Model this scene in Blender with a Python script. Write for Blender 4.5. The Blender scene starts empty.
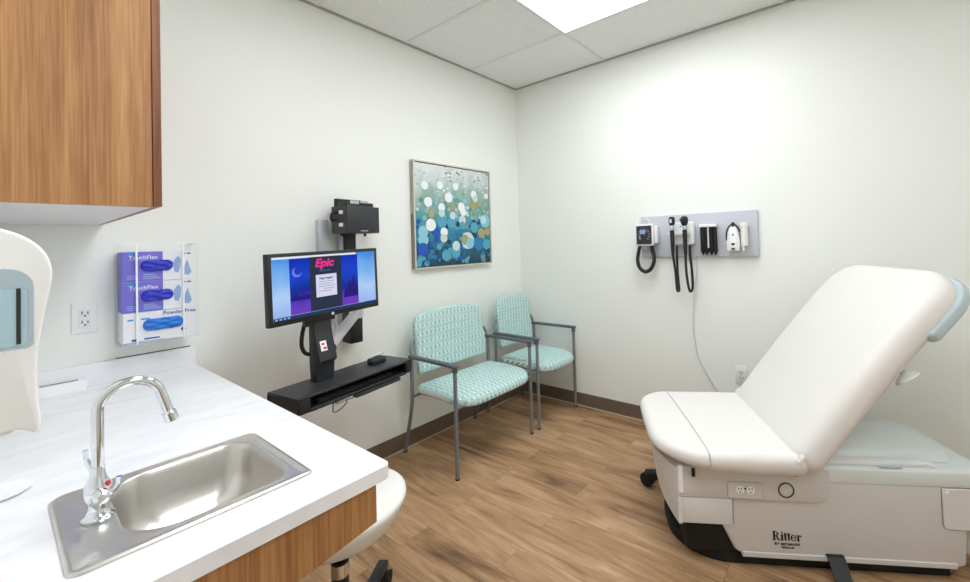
import bpy, bmesh, math, random
from mathutils import Vector, Matrix, Euler
random.seed(7)
C = bpy.context.scene.collection
PI = math.pi
R = math.radians

# ------------------------------------------------------------------ materials
def lin(c):
    out = []
    for v in c:
        v = v / 255.0
        out.append(v / 12.92 if v <= 0.04045 else ((v + 0.055) / 1.055) ** 2.4)
    return tuple(out) + (1.0,)

def new_mat(name):
    m = bpy.data.materials.new(name); m.use_nodes = True
    nt = m.node_tree
    return m, nt, nt.nodes['Principled BSDF']

def N(nt, kind, **kw):
    n = nt.nodes.new(kind)
    for k, v in kw.items():
        setattr(n, k, v)
    return n

def mat(name, col, rough=0.5, metal=0.0, noise=0.0, nscale=20.0, bump=0.0, coat=0.0, spec=0.5):
    """plain procedural surface: base colour with a slight noise variation and bump"""
    m, nt, b = new_mat(name)
    b.inputs['Roughness'].default_value = rough
    b.inputs['Metallic'].default_value = metal
    b.inputs['Specular IOR Level'].default_value = spec
    b.inputs['Coat Weight'].default_value = coat
    c = lin(col)
    tc = N(nt, 'ShaderNodeTexCoord'); nz = N(nt, 'ShaderNodeTexNoise')
    nz.inputs['Scale'].default_value = nscale; nz.inputs['Detail'].default_value = 4
    nt.links.new(tc.outputs['Object'], nz.inputs['Vector'])
    mx = N(nt, 'ShaderNodeMix', data_type='RGBA')
    mx.inputs['A'].default_value = tuple(v * (1 - noise) for v in c[:3]) + (1,)
    mx.inputs['B'].default_value = tuple(min(1, v * (1 + noise)) for v in c[:3]) + (1,)
    nt.links.new(nz.outputs['Fac'], mx.inputs['Factor'])
    nt.links.new(mx.outputs['Result'], b.inputs['Base Color'])
    if bump:
        bp = N(nt, 'ShaderNodeBump'); bp.inputs['Strength'].default_value = bump
        bp.inputs['Distance'].default_value = 0.002
        nt.links.new(nz.outputs['Fac'], bp.inputs['Height']); nt.links.new(bp.outputs['Normal'], b.inputs['Normal'])
    return m

def emit_mat(name, col, s=1.0):
    m = bpy.data.materials.new(name); m.use_nodes = True
    nt = m.node_tree; nt.nodes.clear()
    e = N(nt, 'ShaderNodeEmission'); o = N(nt, 'ShaderNodeOutputMaterial')
    e.inputs['Color'].default_value = lin(col); e.inputs['Strength'].default_value = s
    nt.links.new(e.outputs[0], o.inputs[0])
    return m

def clear_mat(name, col=(245, 250, 252), alpha=0.15, rough=0.05):
    m, nt, b = new_mat(name)
    b.inputs['Base Color'].default_value = lin(col); b.inputs['Roughness'].default_value = rough
    b.inputs['Alpha'].default_value = alpha
    return m

def wood_mat(name, stops, gx=30.0, gz=0.8, rough=0.42, axis='Z'):
    """straight laminate grain running along one axis"""
    m, nt, b = new_mat(name)
    tc = N(nt, 'ShaderNodeTexCoord'); mp = N(nt, 'ShaderNodeMapping')
    sc = {'Z': (gx, gx, gz), 'Y': (gx, gz, gx), 'X': (gz, gx, gx)}[axis]
    mp.inputs['Scale'].default_value = sc
    nz = N(nt, 'ShaderNodeTexNoise'); nz.inputs['Scale'].default_value = 1.0
    nz.inputs['Detail'].default_value = 7; nz.inputs['Roughness'].default_value = 0.62; nz.inputs['Distortion'].default_value = 0.35
    mp2 = N(nt, 'ShaderNodeMapping'); mp2.inputs['Scale'].default_value = tuple(v * 7 for v in sc)
    nz2 = N(nt, 'ShaderNodeTexNoise'); nz2.inputs['Scale'].default_value = 1.0; nz2.inputs['Detail'].default_value = 3
    ad = N(nt, 'ShaderNodeMath', operation='MULTIPLY_ADD'); ad.inputs[1].default_value = 0.38
    ml = N(nt, 'ShaderNodeMath', operation='MULTIPLY'); ml.inputs[1].default_value = 0.62
    L = nt.links.new
    L(tc.outputs['Object'], mp.inputs['Vector']); L(mp.outputs[0], nz.inputs['Vector'])
    L(tc.outputs['Object'], mp2.inputs['Vector']); L(mp2.outputs[0], nz2.inputs['Vector'])
    L(nz.outputs['Fac'], ml.inputs[0]); L(nz2.outputs['Fac'], ad.inputs[0]); L(ml.outputs[0], ad.inputs[2])
    cr = N(nt, 'ShaderNodeValToRGB'); els = cr.color_ramp.elements
    for i, (p, c) in enumerate(stops):
        e = els[i] if i < 2 else els.new(p)
        e.position = p; e.color = lin(c)
    L(ad.outputs[0], cr.inputs['Fac']); L(cr.outputs['Color'], b.inputs['Base Color'])
    b.inputs['Roughness'].default_value = rough
    return m

def floor_mat():
    m, nt, b = new_mat('vinyl plank'); L = nt.links.new
    tc = N(nt, 'ShaderNodeTexCoord'); mp = N(nt, 'ShaderNodeMapping'); mp.inputs['Rotation'].default_value = (0, 0, PI / 2)
    L(tc.outputs['Object'], mp.inputs['Vector'])
    def brick(c1, c2, mc, ms):
        br = N(nt, 'ShaderNodeTexBrick'); br.offset = 0.37; br.offset_frequency = 2
        br.inputs['Scale'].default_value = 1.0; br.inputs['Brick Width'].default_value = 1.22; br.inputs['Row Height'].default_value = 0.152
        br.inputs['Mortar Size'].default_value = ms; br.inputs['Mortar Smooth'].default_value = 0.1
        br.inputs['Color1'].default_value = c1; br.inputs['Color2'].default_value = c2; br.inputs['Mortar'].default_value = mc
        L(mp.outputs[0], br.inputs['Vector']); return br
    br = brick((0, 0, 0, 1), (1, 1, 1, 1), (0.5, 0.5, 0.5, 1), 0.0009)
    sc = N(nt, 'ShaderNodeVectorMath', operation='SCALE'); sc.inputs['Scale'].default_value = 9.0
    L(br.outputs['Color'], sc.inputs[0])
    ad = N(nt, 'ShaderNodeVectorMath', operation='ADD'); L(mp.outputs[0], ad.inputs[0]); L(sc.outputs[0], ad.inputs[1])
    mg = N(nt, 'ShaderNodeMapping'); mg.inputs['Scale'].default_value = (1.6, 9.5, 1.0); L(ad.outputs[0], mg.inputs['Vector'])
    nz = N(nt, 'ShaderNodeTexNoise'); nz.inputs['Scale'].default_value = 1.0; nz.inputs['Detail'].default_value = 6
    nz.inputs['Roughness'].default_value = 0.6; nz.inputs['Distortion'].default_value = 1.3; L(mg.outputs[0], nz.inputs['Vector'])
    mg2 = N(nt, 'ShaderNodeMapping'); mg2.inputs['Scale'].default_value = (5, 90, 1.0); L(ad.outputs[0], mg2.inputs['Vector'])
    nz2 = N(nt, 'ShaderNodeTexNoise'); nz2.inputs['Scale'].default_value = 1.0; nz2.inputs['Detail'].default_value = 3; L(mg2.outputs[0], nz2.inputs['Vector'])
    a1 = N(nt, 'ShaderNodeMath', operation='MULTIPLY'); a1.inputs[1].default_value = 0.74; L(nz.outputs['Fac'], a1.inputs[0])
    a2 = N(nt, 'ShaderNodeMath', operation='MULTIPLY_ADD'); a2.inputs[1].default_value = 0.26; L(nz2.outputs['Fac'], a2.inputs[0]); L(a1.outputs[0], a2.inputs[2])
    sx = N(nt, 'ShaderNodeSeparateColor'); L(br.outputs['Color'], sx.inputs[0])
    a3 = N(nt, 'ShaderNodeMath', operation='MULTIPLY_ADD'); a3.inputs[1].default_value = 0.13; L(sx.outputs[0], a3.inputs[0]); L(a2.outputs[0], a3.inputs[2])
    cr = N(nt, 'ShaderNodeValToRGB'); els = cr.color_ramp.elements
    stops = [(0.34, (92, 66, 46)), (0.45, (138, 105, 76)), (0.56, (172, 135, 100)), (0.68, (192, 157, 121)), (0.82, (206, 175, 140))]
    for i, (p, c) in enumerate(stops):
        e = els[i] if i < 2 else els.new(p)
        e.position = p; e.color = lin(c)
    L(a3.outputs[0], cr.inputs['Fac'])
    mx = N(nt, 'ShaderNodeMix', data_type='RGBA'); mx.inputs['B'].default_value = lin((92, 62, 40))
    ms = N(nt, 'ShaderNodeMath', operation='MULTIPLY'); ms.inputs[1].default_value = 0.45
    L(br.outputs['Fac'], ms.inputs[0]); L(ms.outputs[0], mx.inputs['Factor']); L(cr.outputs['Color'], mx.inputs['A'])
    L(mx.outputs['Result'], b.inputs['Base Color'])
    b.inputs['Roughness'].default_value = 0.46; b.inputs['Specular IOR Level'].default_value = 0.35
    return m

def ceiling_mat():
    m, nt, b = new_mat('acoustic tile'); L = nt.links.new
    tc = N(nt, 'ShaderNodeTexCoord')
    nz = N(nt, 'ShaderNodeTexNoise'); nz.inputs['Scale'].default_value = 130; nz.inputs['Detail'].default_value = 4
    L(tc.outputs['Object'], nz.inputs['Vector'])
    cr = N(nt, 'ShaderNodeValToRGB'); cr.color_ramp.elements[0].position = 0.34; cr.color_ramp.elements[1].position = 0.5
    cr.color_ramp.elements[0].color = lin((222, 224, 222)); cr.color_ramp.elements[1].color = lin((240, 241, 240))
    L(nz.outputs['Fac'], cr.inputs['Fac']); L(cr.outputs['Color'], b.inputs['Base Color'])
    bp = N(nt, 'ShaderNodeBump'); bp.inputs['Strength'].default_value = 0.3; bp.inputs['Distance'].default_value = 0.002
    L(nz.outputs['Fac'], bp.inputs['Height']); L(bp.outputs['Normal'], b.inputs['Normal'])
    b.inputs['Roughness'].default_value = 0.95; b.inputs['Specular IOR Level'].default_value = 0.1
    return m

def fabric_mat(name, vertical):
    """woven teal upholstery with rows of little rectangles"""
    m, nt, b = new_mat(name); L = nt.links.new
    tc = N(nt, 'ShaderNodeTexCoord'); mp = N(nt, 'ShaderNodeMapping')
    sp = N(nt, 'ShaderNodeSeparateXYZ'); L(tc.outputs['Object'], sp.inputs[0])
    sub = N(nt, 'ShaderNodeMath', operation='SUBTRACT'); cb = N(nt, 'ShaderNodeCombineXYZ')
    if vertical:
        L(sp.outputs['X'], sub.inputs[0]); L(sp.outputs['Y'], sub.inputs[1]); L(sub.outputs[0], cb.inputs['X']); L(sp.outputs['Z'], cb.inputs['Y'])
    else:
        sub.operation = 'ADD'; L(sp.outputs['X'], cb.inputs['X']); L(sp.outputs['Y'], sub.inputs[0]); L(sp.outputs['Z'], sub.inputs[1]); L(sub.outputs[0], cb.inputs['Y'])
    L(cb.outputs[0], mp.inputs['Vector'])
    def brick(w, h, c1, c2, mo, ms, off=0.0):
        br = N(nt, 'ShaderNodeTexBrick'); br.offset = off; br.inputs['Scale'].default_value = 1.0
        br.inputs['Brick Width'].default_value = w; br.inputs['Row Height'].default_value = h
        br.inputs['Mortar Size'].default_value = ms; br.inputs['Mortar Smooth'].default_value = 0.3
        br.inputs['Color1'].default_value = lin(c1); br.inputs['Color2'].default_value = lin(c2); br.inputs['Mortar'].default_value = lin(mo)
        L(mp.outputs[0], br.inputs['Vector']); return br
    b1 = brick(0.034, 0.026, (154, 202, 198), (176, 216, 210), (232, 242, 238), 0.0052)
    b2 = brick(0.034, 0.026, (255, 255, 255), (255, 255, 255), (140, 178, 192), 0.0022, 0.5)
    mx = N(nt, 'ShaderNodeMix', data_type='RGBA', blend_type='MULTIPLY'); mx.inputs['Factor'].default_value = 0.75
    L(b1.outputs['Color'], mx.inputs['A']); L(b2.outputs['Color'], mx.inputs['B'])
    nz = N(nt, 'ShaderNodeTexNoise'); nz.inputs['Scale'].default_value = 300; L(tc.outputs['Object'], nz.inputs['Vector'])
    bp = N(nt, 'ShaderNodeBump'); bp.inputs['Strength'].default_value = 0.2; bp.inputs['Distance'].default_value = 0.001
    L(nz.outputs['Fac'], bp.inputs['Height']); L(bp.outputs['Normal'], b.inputs['Normal'])
    L(mx.outputs['Result'], b.inputs['Base Color']); b.inputs['Roughness'].default_value = 0.85
    b.inputs['Specular IOR Level'].default_value = 0.2
    return m

def canvas_mat():
    """painted ground of the picture: pale at the top, deep blue and teal at the bottom, broken by noise"""
    m, nt, b = new_mat('painted canvas'); L = nt.links.new
    tc = N(nt, 'ShaderNodeTexCoord'); sp = N(nt, 'ShaderNodeSeparateXYZ'); L(tc.outputs['Object'], sp.inputs[0])
    mp = N(nt, 'ShaderNodeMapping'); mp.inputs['Scale'].default_value = (16, 16, 7); L(tc.outputs['Object'], mp.inputs['Vector'])
    nz = N(nt, 'ShaderNodeTexNoise'); nz.inputs['Scale'].default_value = 1.0; nz.inputs['Detail'].default_value = 5; L(mp.outputs[0], nz.inputs['Vector'])
    ma = N(nt, 'ShaderNodeMath', operation='MULTIPLY_ADD'); ma.inputs[1].default_value = 0.55; ma.inputs[2].default_value = -0.28
    L(nz.outputs['Fac'], ma.inputs[0])
    z = N(nt, 'ShaderNodeMath', operation='MULTIPLY_ADD'); z.inputs[1].default_value = 1.36; z.inputs[2].default_value = 0.5
    L(sp.outputs['Z'], z.inputs[0])
    s = N(nt, 'ShaderNodeMath', operation='ADD'); L(z.outputs[0], s.inputs[0]); L(ma.outputs[0], s.inputs[1])
    cr = N(nt, 'ShaderNodeValToRGB'); els = cr.color_ramp.elements
    for i, (p, c) in enumerate([(0.0, (20, 62, 84)), (0.16, (26, 100, 132)), (0.34, (52, 142, 166)), (0.52, (104, 166, 166)), (0.70, (154, 184, 172)), (0.86, (200, 212, 212)), (1.0, (224, 228, 228))]):
        e = els[i] if i < 2 else els.new(p)
        e.position = p; e.color = lin(c)
    L(s.outputs[0], cr.inputs['Fac']); L(cr.outputs['Color'], b.inputs['Base Color']); b.inputs['Roughness'].default_value = 0.5
    return m

def gradient_emit(name, stops, zlo, zhi, noise=0.25, strength=1.0):
    """a lit screen picture: colours up a vertical ramp, broken by noise"""
    m = bpy.data.materials.new(name); m.use_nodes = True; nt = m.node_tree; nt.nodes.clear(); L = nt.links.new
    tc = N(nt, 'ShaderNodeTexCoord'); sp = N(nt, 'ShaderNodeSeparateXYZ'); L(tc.outputs['Object'], sp.inputs[0])
    mr = N(nt, 'ShaderNodeMapRange'); mr.inputs['From Min'].default_value = zlo; mr.inputs['From Max'].default_value = zhi
    L(sp.outputs['Z'], mr.inputs['Value'])
    nz = N(nt, 'ShaderNodeTexNoise'); nz.inputs['Scale'].default_value = 14; nz.inputs['Detail'].default_value = 3; L(tc.outputs['Object'], nz.inputs['Vector'])
    ma = N(nt, 'ShaderNodeMath', operation='MULTIPLY_ADD'); ma.inputs[1].default_value = noise; ma.inputs[2].default_value = -noise / 2; L(nz.outputs['Fac'], ma.inputs[0])
    ad = N(nt, 'ShaderNodeMath', operation='ADD'); L(mr.outputs[0], ad.inputs[0]); L(ma.outputs[0], ad.inputs[1])
    cr = N(nt, 'ShaderNodeValToRGB'); els = cr.color_ramp.elements
    for i, (p, c) in enumerate(stops):
        e = els[i] if i < 2 else els.new(p)
        e.position = p; e.color = lin(c)
    L(ad.outputs[0], cr.inputs['Fac'])
    e = N(nt, 'ShaderNodeEmission'); e.inputs['Strength'].default_value = strength; o = N(nt, 'ShaderNodeOutputMaterial')
    L(cr.outputs['Color'], e.inputs['Color']); L(e.outputs[0], o.inputs[0])
    return m

def counter_mat():
    m, nt, b = new_mat('white laminate'); L = nt.links.new
    tc = N(nt, 'ShaderNodeTexCoord'); mp = N(nt, 'ShaderNodeMapping'); mp.inputs['Rotation'].default_value = (0, 0, 0.5); mp.inputs['Scale'].default_value = (3, 9, 3)
    L(tc.outputs['Object'], mp.inputs['Vector'])
    nz = N(nt, 'ShaderNodeTexNoise'); nz.inputs['Scale'].default_value = 1.3; nz.inputs['Detail'].default_value = 8; nz.inputs['Distortion'].default_value = 1.2
    L(mp.outputs[0], nz.inputs['Vector'])
    cr = N(nt, 'ShaderNodeValToRGB'); els = cr.color_ramp.elements
    for i, (p, c) in enumerate([(0.28, (235, 235, 240)), (0.46, (243, 243, 247)), (0.6, (247, 247, 250))]):
        e = els[i] if i < 2 else els.new(p)
        e.position = p; e.color = lin(c)
    L(nz.outputs['Fac'], cr.inputs['Fac']); L(cr.outputs['Color'], b.inputs['Base Color'])
    b.inputs['Roughness'].default_value = 0.32
    return m

M = dict(
    wall=mat('wall paint', (241, 243, 239), 0.85, noise=0.012, nscale=60, bump=0.05, spec=0.2),
    base=mat('brown vinyl base', (112, 96, 82), 0.5, noise=0.05),
    caulk=mat('pale caulk line', (205, 196, 180), 0.7),
    tbar=mat('white ceiling grid', (228, 230, 228), 0.6),
    angle=mat('grey wall angle', (168, 170, 166), 0.6),
    white=mat('white plastic', (236, 237, 238), 0.4),
    whiteb=mat('bright white plastic', (250, 250, 252), 0.35),
    plate=mat('white outlet plate', (240, 240, 240), 0.4),
    slot=mat('dark slots', (45, 45, 45), 0.6),
    black=mat('black plastic', (26, 27, 29), 0.45, noise=0.05),
    blackm=mat('matte black', (14, 14, 15), 0.7),
    tray=mat('charcoal tray plastic', (44, 46, 50), 0.42, noise=0.05, nscale=80),
    silver=mat('painted silver', (188, 192, 198), 0.35, 0.35),
    pale=mat('pale grey plastic', (218, 221, 224), 0.42),
    chrome=mat('chrome', (226, 230, 234), 0.07, 1.0),
    steel=mat('brushed stainless steel', (216, 212, 208), 0.3, 1.0, noise=0.06, nscale=40),
    greymetal=mat('grey powder coat', (128, 133, 140), 0.4, 0.3),
    arm=mat('dark grey armrest', (88, 94, 102), 0.5),
    frame=mat('champagne picture frame', (214, 210, 196), 0.4, 0.25),
    gap=mat('dark frame lip', (70, 72, 70), 0.6),
    vinyl=mat('ivory upholstery vinyl', (232, 228, 225), 0.42, noise=0.01, nscale=40, spec=0.4),
    seam=mat('upholstery seam', (206, 199, 190), 0.5),
    vinyl2=mat('white stool vinyl', (236, 235, 231), 0.38),
    shell=mat('grey beige moulded shell', (212, 209, 205), 0.5, noise=0.015, nscale=90),
    lid=mat('pale grey green lid', (222, 229, 227), 0.42),
    shellw=mat('white grey moulded panel', (222, 221, 219), 0.45),
    shade=mat('seam and shadow grey', (150, 147, 142), 0.6),
    backsh=mat('pale blue grey back shell', (186, 200, 205), 0.4),
    board=mat('lilac grey board', (196, 198, 208), 0.45),
    cream=mat('cream plastic', (236, 236, 230), 0.45),
    purple=mat('violet carton', (120, 112, 212), 0.5, noise=0.04),
    violet=mat('violet carton side', (112, 98, 190), 0.5),
    carton=mat('white carton', (235, 238, 243), 0.5),
    gblue=mat('violet blue nitrile', (38, 48, 192), 0.45, noise=0.25, nscale=70),
    gazure=mat('azure nitrile', (22, 118, 216), 0.45, noise=0.25, nscale=70),
    tblue=mat('print blue', (60, 84, 170), 0.5),
    tpale=mat('print pale blue', (150, 176, 222), 0.5),
    tcyan=mat('print cyan', (52, 146, 222), 0.5),
    pwhite=mat('print white', (240, 240, 250), 0.5),
    ink=mat('black ink', (22, 22, 22), 0.5),
    red=mat('red print', (206, 52, 60), 0.5),
    water=mat('blue liquid soap', (182, 216, 230), 0.2),
    cabend=wood_mat('walnut laminate', [(0.3, (122, 80, 46)), (0.43, (156, 106, 64)), (0.54, (178, 128, 80)), (0.7, (200, 154, 104))]),
    cabdoor=wood_mat('reddish walnut laminate', [(0.3, (104, 58, 32)), (0.5, (140, 86, 52)), (0.7, (160, 106, 68))]),
    cabund=mat('pale melamine', (226, 222, 222), 0.5),
    floor=floor_mat(), ceil=ceiling_mat(), counter=counter_mat(), canvas=canvas_mat(),
    fabS=fabric_mat('teal woven seat fabric', False), fabB=fabric_mat('teal woven back fabric', True),
    clear=clear_mat('clear acrylic', alpha=0.035), clearw=mat('bright acrylic edge', (250, 251, 253), 0.2),
    tint=clear_mat('clear blue window', (206, 226, 238), 0.5),
    lamp=emit_mat('lit diffuser', (247, 252, 255), 10.4),
)

# ------------------------------------------------------------------ mesh helpers
class B:
    def __init__(self):
        self.bm = bmesh.new()
    def _take(self, t, mi=0):
        for f in t.faces: f.material_index = mi
        me = bpy.data.meshes.new('tmp'); t.to_mesh(me); t.free()
        self.bm.from_mesh(me); bpy.data.meshes.remove(me)
        return self
    def box(self, x0, x1, y0, y1, z0, z1, bev=0.0, seg=2, mi=0, mtx=None):
        t = bmesh.new(); bmesh.ops.create_cube(t, size=1.0)
        for v in t.verts:
            v.co = Vector((x0 + (v.co.x + .5) * (x1 - x0), y0 + (v.co.y + .5) * (y1 - y0), z0 + (v.co.z + .5) * (z1 - z0)))
        if bev: bmesh.ops.bevel(t, geom=t.edges[:], offset=bev, segments=seg, affect='EDGES', profile=0.5)
        if mtx is not None: bmesh.ops.transform(t, matrix=mtx, verts=t.verts)
        return self._take(t, mi)
    def prism(self, poly, a, b, plane='xy', bev=0.0, seg=2, mi=0, mtx=None):
        """extrude a 2D polygon: plane 'xy' along z, 'xz' along y, 'yz' along x, from a to b"""
        t = bmesh.new()
        def P(u, v, w):
            return {'xy': (u, v, w), 'xz': (u, w, v), 'yz': (w, u, v)}[plane]
        lo = [t.verts.new(P(u, v, a)) for u, v in poly]; hi = [t.verts.new(P(u, v, b)) for u, v in poly]
        n = len(poly)
        t.faces.new(lo[::-1]); t.faces.new(hi)
        for i in range(n): t.faces.new((lo[i], lo[(i + 1) % n], hi[(i + 1) % n], hi[i]))
        bmesh.ops.recalc_face_normals(t, faces=t.faces)
        if bev:
            es = [e for e in t.edges if len(e.link_faces) == 2 and e.calc_face_angle(0) > 0.5]
            bmesh.ops.bevel(t, geom=es, offset=bev, segments=seg, affect='EDGES', profile=0.5)
        if mtx is not None: bmesh.ops.transform(t, matrix=mtx, verts=t.verts)
        return self._take(t, mi)
    def rings(self, rings, cap0=True, cap1=True, mi=0, closed=False):
        t = bmesh.new(); vs = [[t.verts.new(p) for p in r] for r in rings]; n = len(vs[0])
        pairs = list(zip(vs[:-1], vs[1:])) + ([(vs[-1], vs[0])] if closed else [])
        for a, b in pairs:
            for i in range(n): t.faces.new((a[i], a[(i + 1) % n], b[(i + 1) % n], b[i]))
        if not closed:
            for r, c in ((vs[0], cap0), (vs[-1], cap1)):
                if c:
                    ctr = Vector((0, 0, 0))
                    for v in r: ctr += v.co
                    cv = t.verts.new(ctr / n)
                    for i in range(n): t.faces.new((r[i], r[(i + 1) % n], cv))
        bmesh.ops.recalc_face_normals(t, faces=t.faces)
        return self._take(t, mi)
    def cyl(self, p0, p1, r0, r1=None, n=16, mi=0):
        p0 = Vector(p0); p1 = Vector(p1); r1 = r0 if r1 is None else r1
        d = (p1 - p0).normalized(); a = d.orthogonal().normalized(); b = d.cross(a)
        def ring(p, r): return [p + a * math.cos(2 * PI * i / n) * r + b * math.sin(2 * PI * i / n) * r for i in range(n)]
        return self.rings([ring(p0, r0), ring(p1, r1)], mi=mi)
    def lathe(self, prof, origin=(0, 0, 0), axis=(0, 0, 1), n=28, mi=0, cap=True):
        o = Vector(origin); d = Vector(axis).normalized(); a = d.orthogonal().normalized(); b = d.cross(a)
        rs = [[o + d * z + a * math.cos(2 * PI * i / n) * r + b * math.sin(2 * PI * i / n) * r for i in range(n)] for r, z in prof]
        return self.rings(rs, cap, cap, mi=mi)
    def tube(self, pts, r, n=10, res=6, closed=False, mi=0, smooth=True, rx=None):
        P = [Vector(p) for p in pts]
        if smooth and len(P) > 2:
            out = []; m = len(P)
            for i in range(m if closed else m - 1):
                p0 = P[(i - 1) % m] if closed or i > 0 else P[0] * 2 - P[1]
                p1 = P[i]; p2 = P[(i + 1) % m]
                p3 = P[(i + 2) % m] if closed or i + 2 < m else P[-1] * 2 - P[-2]
                for k in range(res):
                    s = k / res
                    out.append(0.5 * ((2 * p1) + (p2 - p0) * s + (2 * p0 - 5 * p1 + 4 * p2 - p3) * s * s + (3 * p1 - p0 - 3 * p2 + p3) * s ** 3))
            if not closed: out.append(P[-1])
            P = out
        m = len(P); T = []
        for i in range(m):
            a = P[(i - 1) % m] if closed or i > 0 else P[0]
            b = P[(i + 1) % m] if closed or i < m - 1 else P[-1]
            T.append((b - a).normalized())
        u = T[0].orthogonal().normalized(); rs = []
        for i in range(m):
            u = (u - T[i] * u.dot(T[i])).normalized(); w = T[i].cross(u)
            rs.append([P[i] + u * math.cos(2 * PI * k / n) * r + w * math.sin(2 * PI * k / n) * r for k in range(n)])
        return self.rings(rs, mi=mi, closed=closed)
    def pad(self, outline, z0, z1, r, crown=0.0, bottom_r=None, fn=None, seg=5, mi=0):
        """upholstered slab: outline rounded over at both rims, top crowned; fn bends the finished points"""
        br = r if bottom_r is None else bottom_r
        n = len(outline); O = [Vector((p[0], p[1])) for p in outline]
        area = sum(O[i].x * O[(i + 1) % n].y - O[(i + 1) % n].x * O[i].y for i in range(n))
        s = 1 if area > 0 else -1
        nor = []
        for i in range(n):
            e = (O[(i + 1) % n] - O[i - 1]).normalized(); nor.append(Vector((e.y, -e.x)) * s)
        ctr = sum(O, Vector((0, 0))) / n
        rows = []
        for f in (0.0001, .3, .6, .85):
            rows.append([(ctr + (O[i] - nor[i] * br - ctr) * f, z0) for i in range(n)])
        for k in range(seg + 1):
            a = PI / 2 * k / seg
            rows.append([(O[i] - nor[i] * br * (1 - math.sin(a)), z0 + br * (1 - math.cos(a))) for i in range(n)])
        for k in range(seg + 1):
            a = PI / 2 * k / seg
            rows.append([(O[i] - nor[i] * r * (1 - math.cos(a)), z1 - r * (1 - math.sin(a))) for i in range(n)])
        for f in (.92, .8, .6, .4, .2, 0.0001):
            rows.append([(ctr + (O[i] - nor[i] * r - ctr) * f, z1 + crown * (1 - f * f)) for i in range(n)])
        rs = []
        for row in rows:
            q = [Vector((p.x, p.y, z)) for p, z in row]
            rs.append([Vector(fn(v)) for v in q] if fn else q)
        return self.rings(rs, True, True, mi=mi)

def obj(name, b, mats, parent=None, angle=35, label=None, loc=(0, 0, 0), rot=(0, 0, 0)):
    bm = b.bm if isinstance(b, B) else b
    bmesh.ops.remove_doubles(bm, verts=bm.verts, dist=1e-6)
    for f in bm.faces: f.smooth = True
    for e in bm.edges:
        if len(e.link_faces) == 2 and e.calc_face_angle(0) > R(angle): e.smooth = False
    me = bpy.data.meshes.new(name); bm.to_mesh(me); bm.free()
    for m in (mats if isinstance(mats, (list, tuple)) else [mats]): me.materials.append(m)
    o = bpy.data.objects.new(name, me); C.objects.link(o)
    o.location = loc; o.rotation_euler = rot
    if parent: o.parent = parent
    if label: o['label'] = label
    return o

def tag(o, label, cat, group=None):
    o['label'] = label; o['category'] = cat
    if group: o['group'] = group
    return o

def thing(name, label, cat, loc=(0, 0, 0), rot=(0, 0, 0), group=None):
    o = bpy.data.objects.new(name, None); C.objects.link(o)
    o.empty_display_size = 0.1; o.location = loc
    o.rotation_euler = rot if isinstance(rot, (tuple, list)) else (0, 0, rot)
    return tag(o, label, cat, group)

def struct(name, b, m):
    o = obj(name, b, m); o['kind'] = 'structure'; return o

def text(name, s, size, m, parent, loc, rot, shear=0.0, bold=0.0, align='CENTER', extrude=0.0002, sx=1.0):
    cu = bpy.data.curves.new(name, 'FONT'); cu.body = s; cu.size = size; cu.shear = shear; cu.offset = bold
    cu.align_x = align; cu.align_y = 'CENTER'; cu.extrude = extrude; cu.materials.append(m)
    tmp = bpy.data.objects.new(name + '_outline', cu); C.objects.link(tmp)
    bpy.context.view_layer.update()
    me = bpy.data.meshes.new_from_object(tmp.evaluated_get(bpy.context.evaluated_depsgraph_get()))
    bpy.data.objects.remove(tmp); bpy.data.curves.remove(cu)
    if not me.materials: me.materials.append(m)
    o = bpy.data.objects.new(name, me); C.objects.link(o); o.parent = parent
    o.location = loc; o.rotation_euler = rot; o.scale = (sx, 1, 1)
    return o

def rrect(x0, x1, y0, y1, r, n=6):
    """rounded rectangle outline, counter-clockwise; r one radius or four (x0y0, x1y0, x1y1, x0y1)"""
    rs = r if isinstance(r, (list, tuple)) else [r] * 4
    out = []
    for (cx, cy, a0, q) in ((x0, y0, PI, 0), (x1, y0, 1.5 * PI, 1), (x1, y1, 0, 2), (x0, y1, .5 * PI, 3)):
        rr = rs[q]
        px = cx + (rr if cx == x0 else -rr); py = cy + (rr if cy == y0 else -rr)
        for k in range(n + 1):
            a = a0 + PI / 2 * k / n
            out.append((px + rr * math.cos(a), py + rr * math.sin(a)))
    return out

def dense(poly, step=0.03):
    out = []
    n = len(poly)
    for i in range(n):
        a = Vector(poly[i]); b = Vector(poly[(i + 1) % n]); d = (b - a).length
        if d < 1e-6: continue
        k = max(1, int(d / step))
        for j in range(k): out.append(tuple(a + (b - a) * (j / k)))
    return out

# ------------------------------------------------------------------ the room
H = 2.763
XL, YF, XA, YR = -3.02, -4.4, -3.95, -1.80      # left wall, wall behind the camera, entry recess, where the left wall ends
T = 0.1
struct('floor', B().box(XA - T, T, YF - T, T, -0.1, 0), M['floor'])
struct('ceiling', B().box(XA - T, T, YF - T, T, H, H + 0.1), M['ceil'])
struct('wall_back', B().box(XL - T, T, 0, T, 0, H), M['wall'])
struct('wall_right', B().box(0, T, YF - T, 0, 0, H), M['wall'])
struct('wall_left', B().box(XL - T, XL, YR, 0, 0, H), M['wall'])
struct('wall_back', B().box(XA, XL - T, YR, YR + T, 0, H), M['wall'])
struct('wall_left', B().box(XA - T, XA, YF - T, YR + T, 0, H), M['wall'])
struct('wall_front', B().box(XA, 0, YF - T, YF, 0, H), M['wall'])
bh = 0.102
def base_profile(a):  # coved vinyl base
    return [(0, 0), (a * 0.012, 0), (a * 0.006, 0.008), (a * 0.0045, bh), (0, bh)]
struct('baseboard_back', B().prism([(-p[0], p[1]) for p in base_profile(1)], XL, 0, plane='yz'), M['base'])
struct('baseboard_right', B().prism([(-p[0], p[1]) for p in base_profile(1)], YF, 0, plane='xz'), M['base'])
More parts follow.
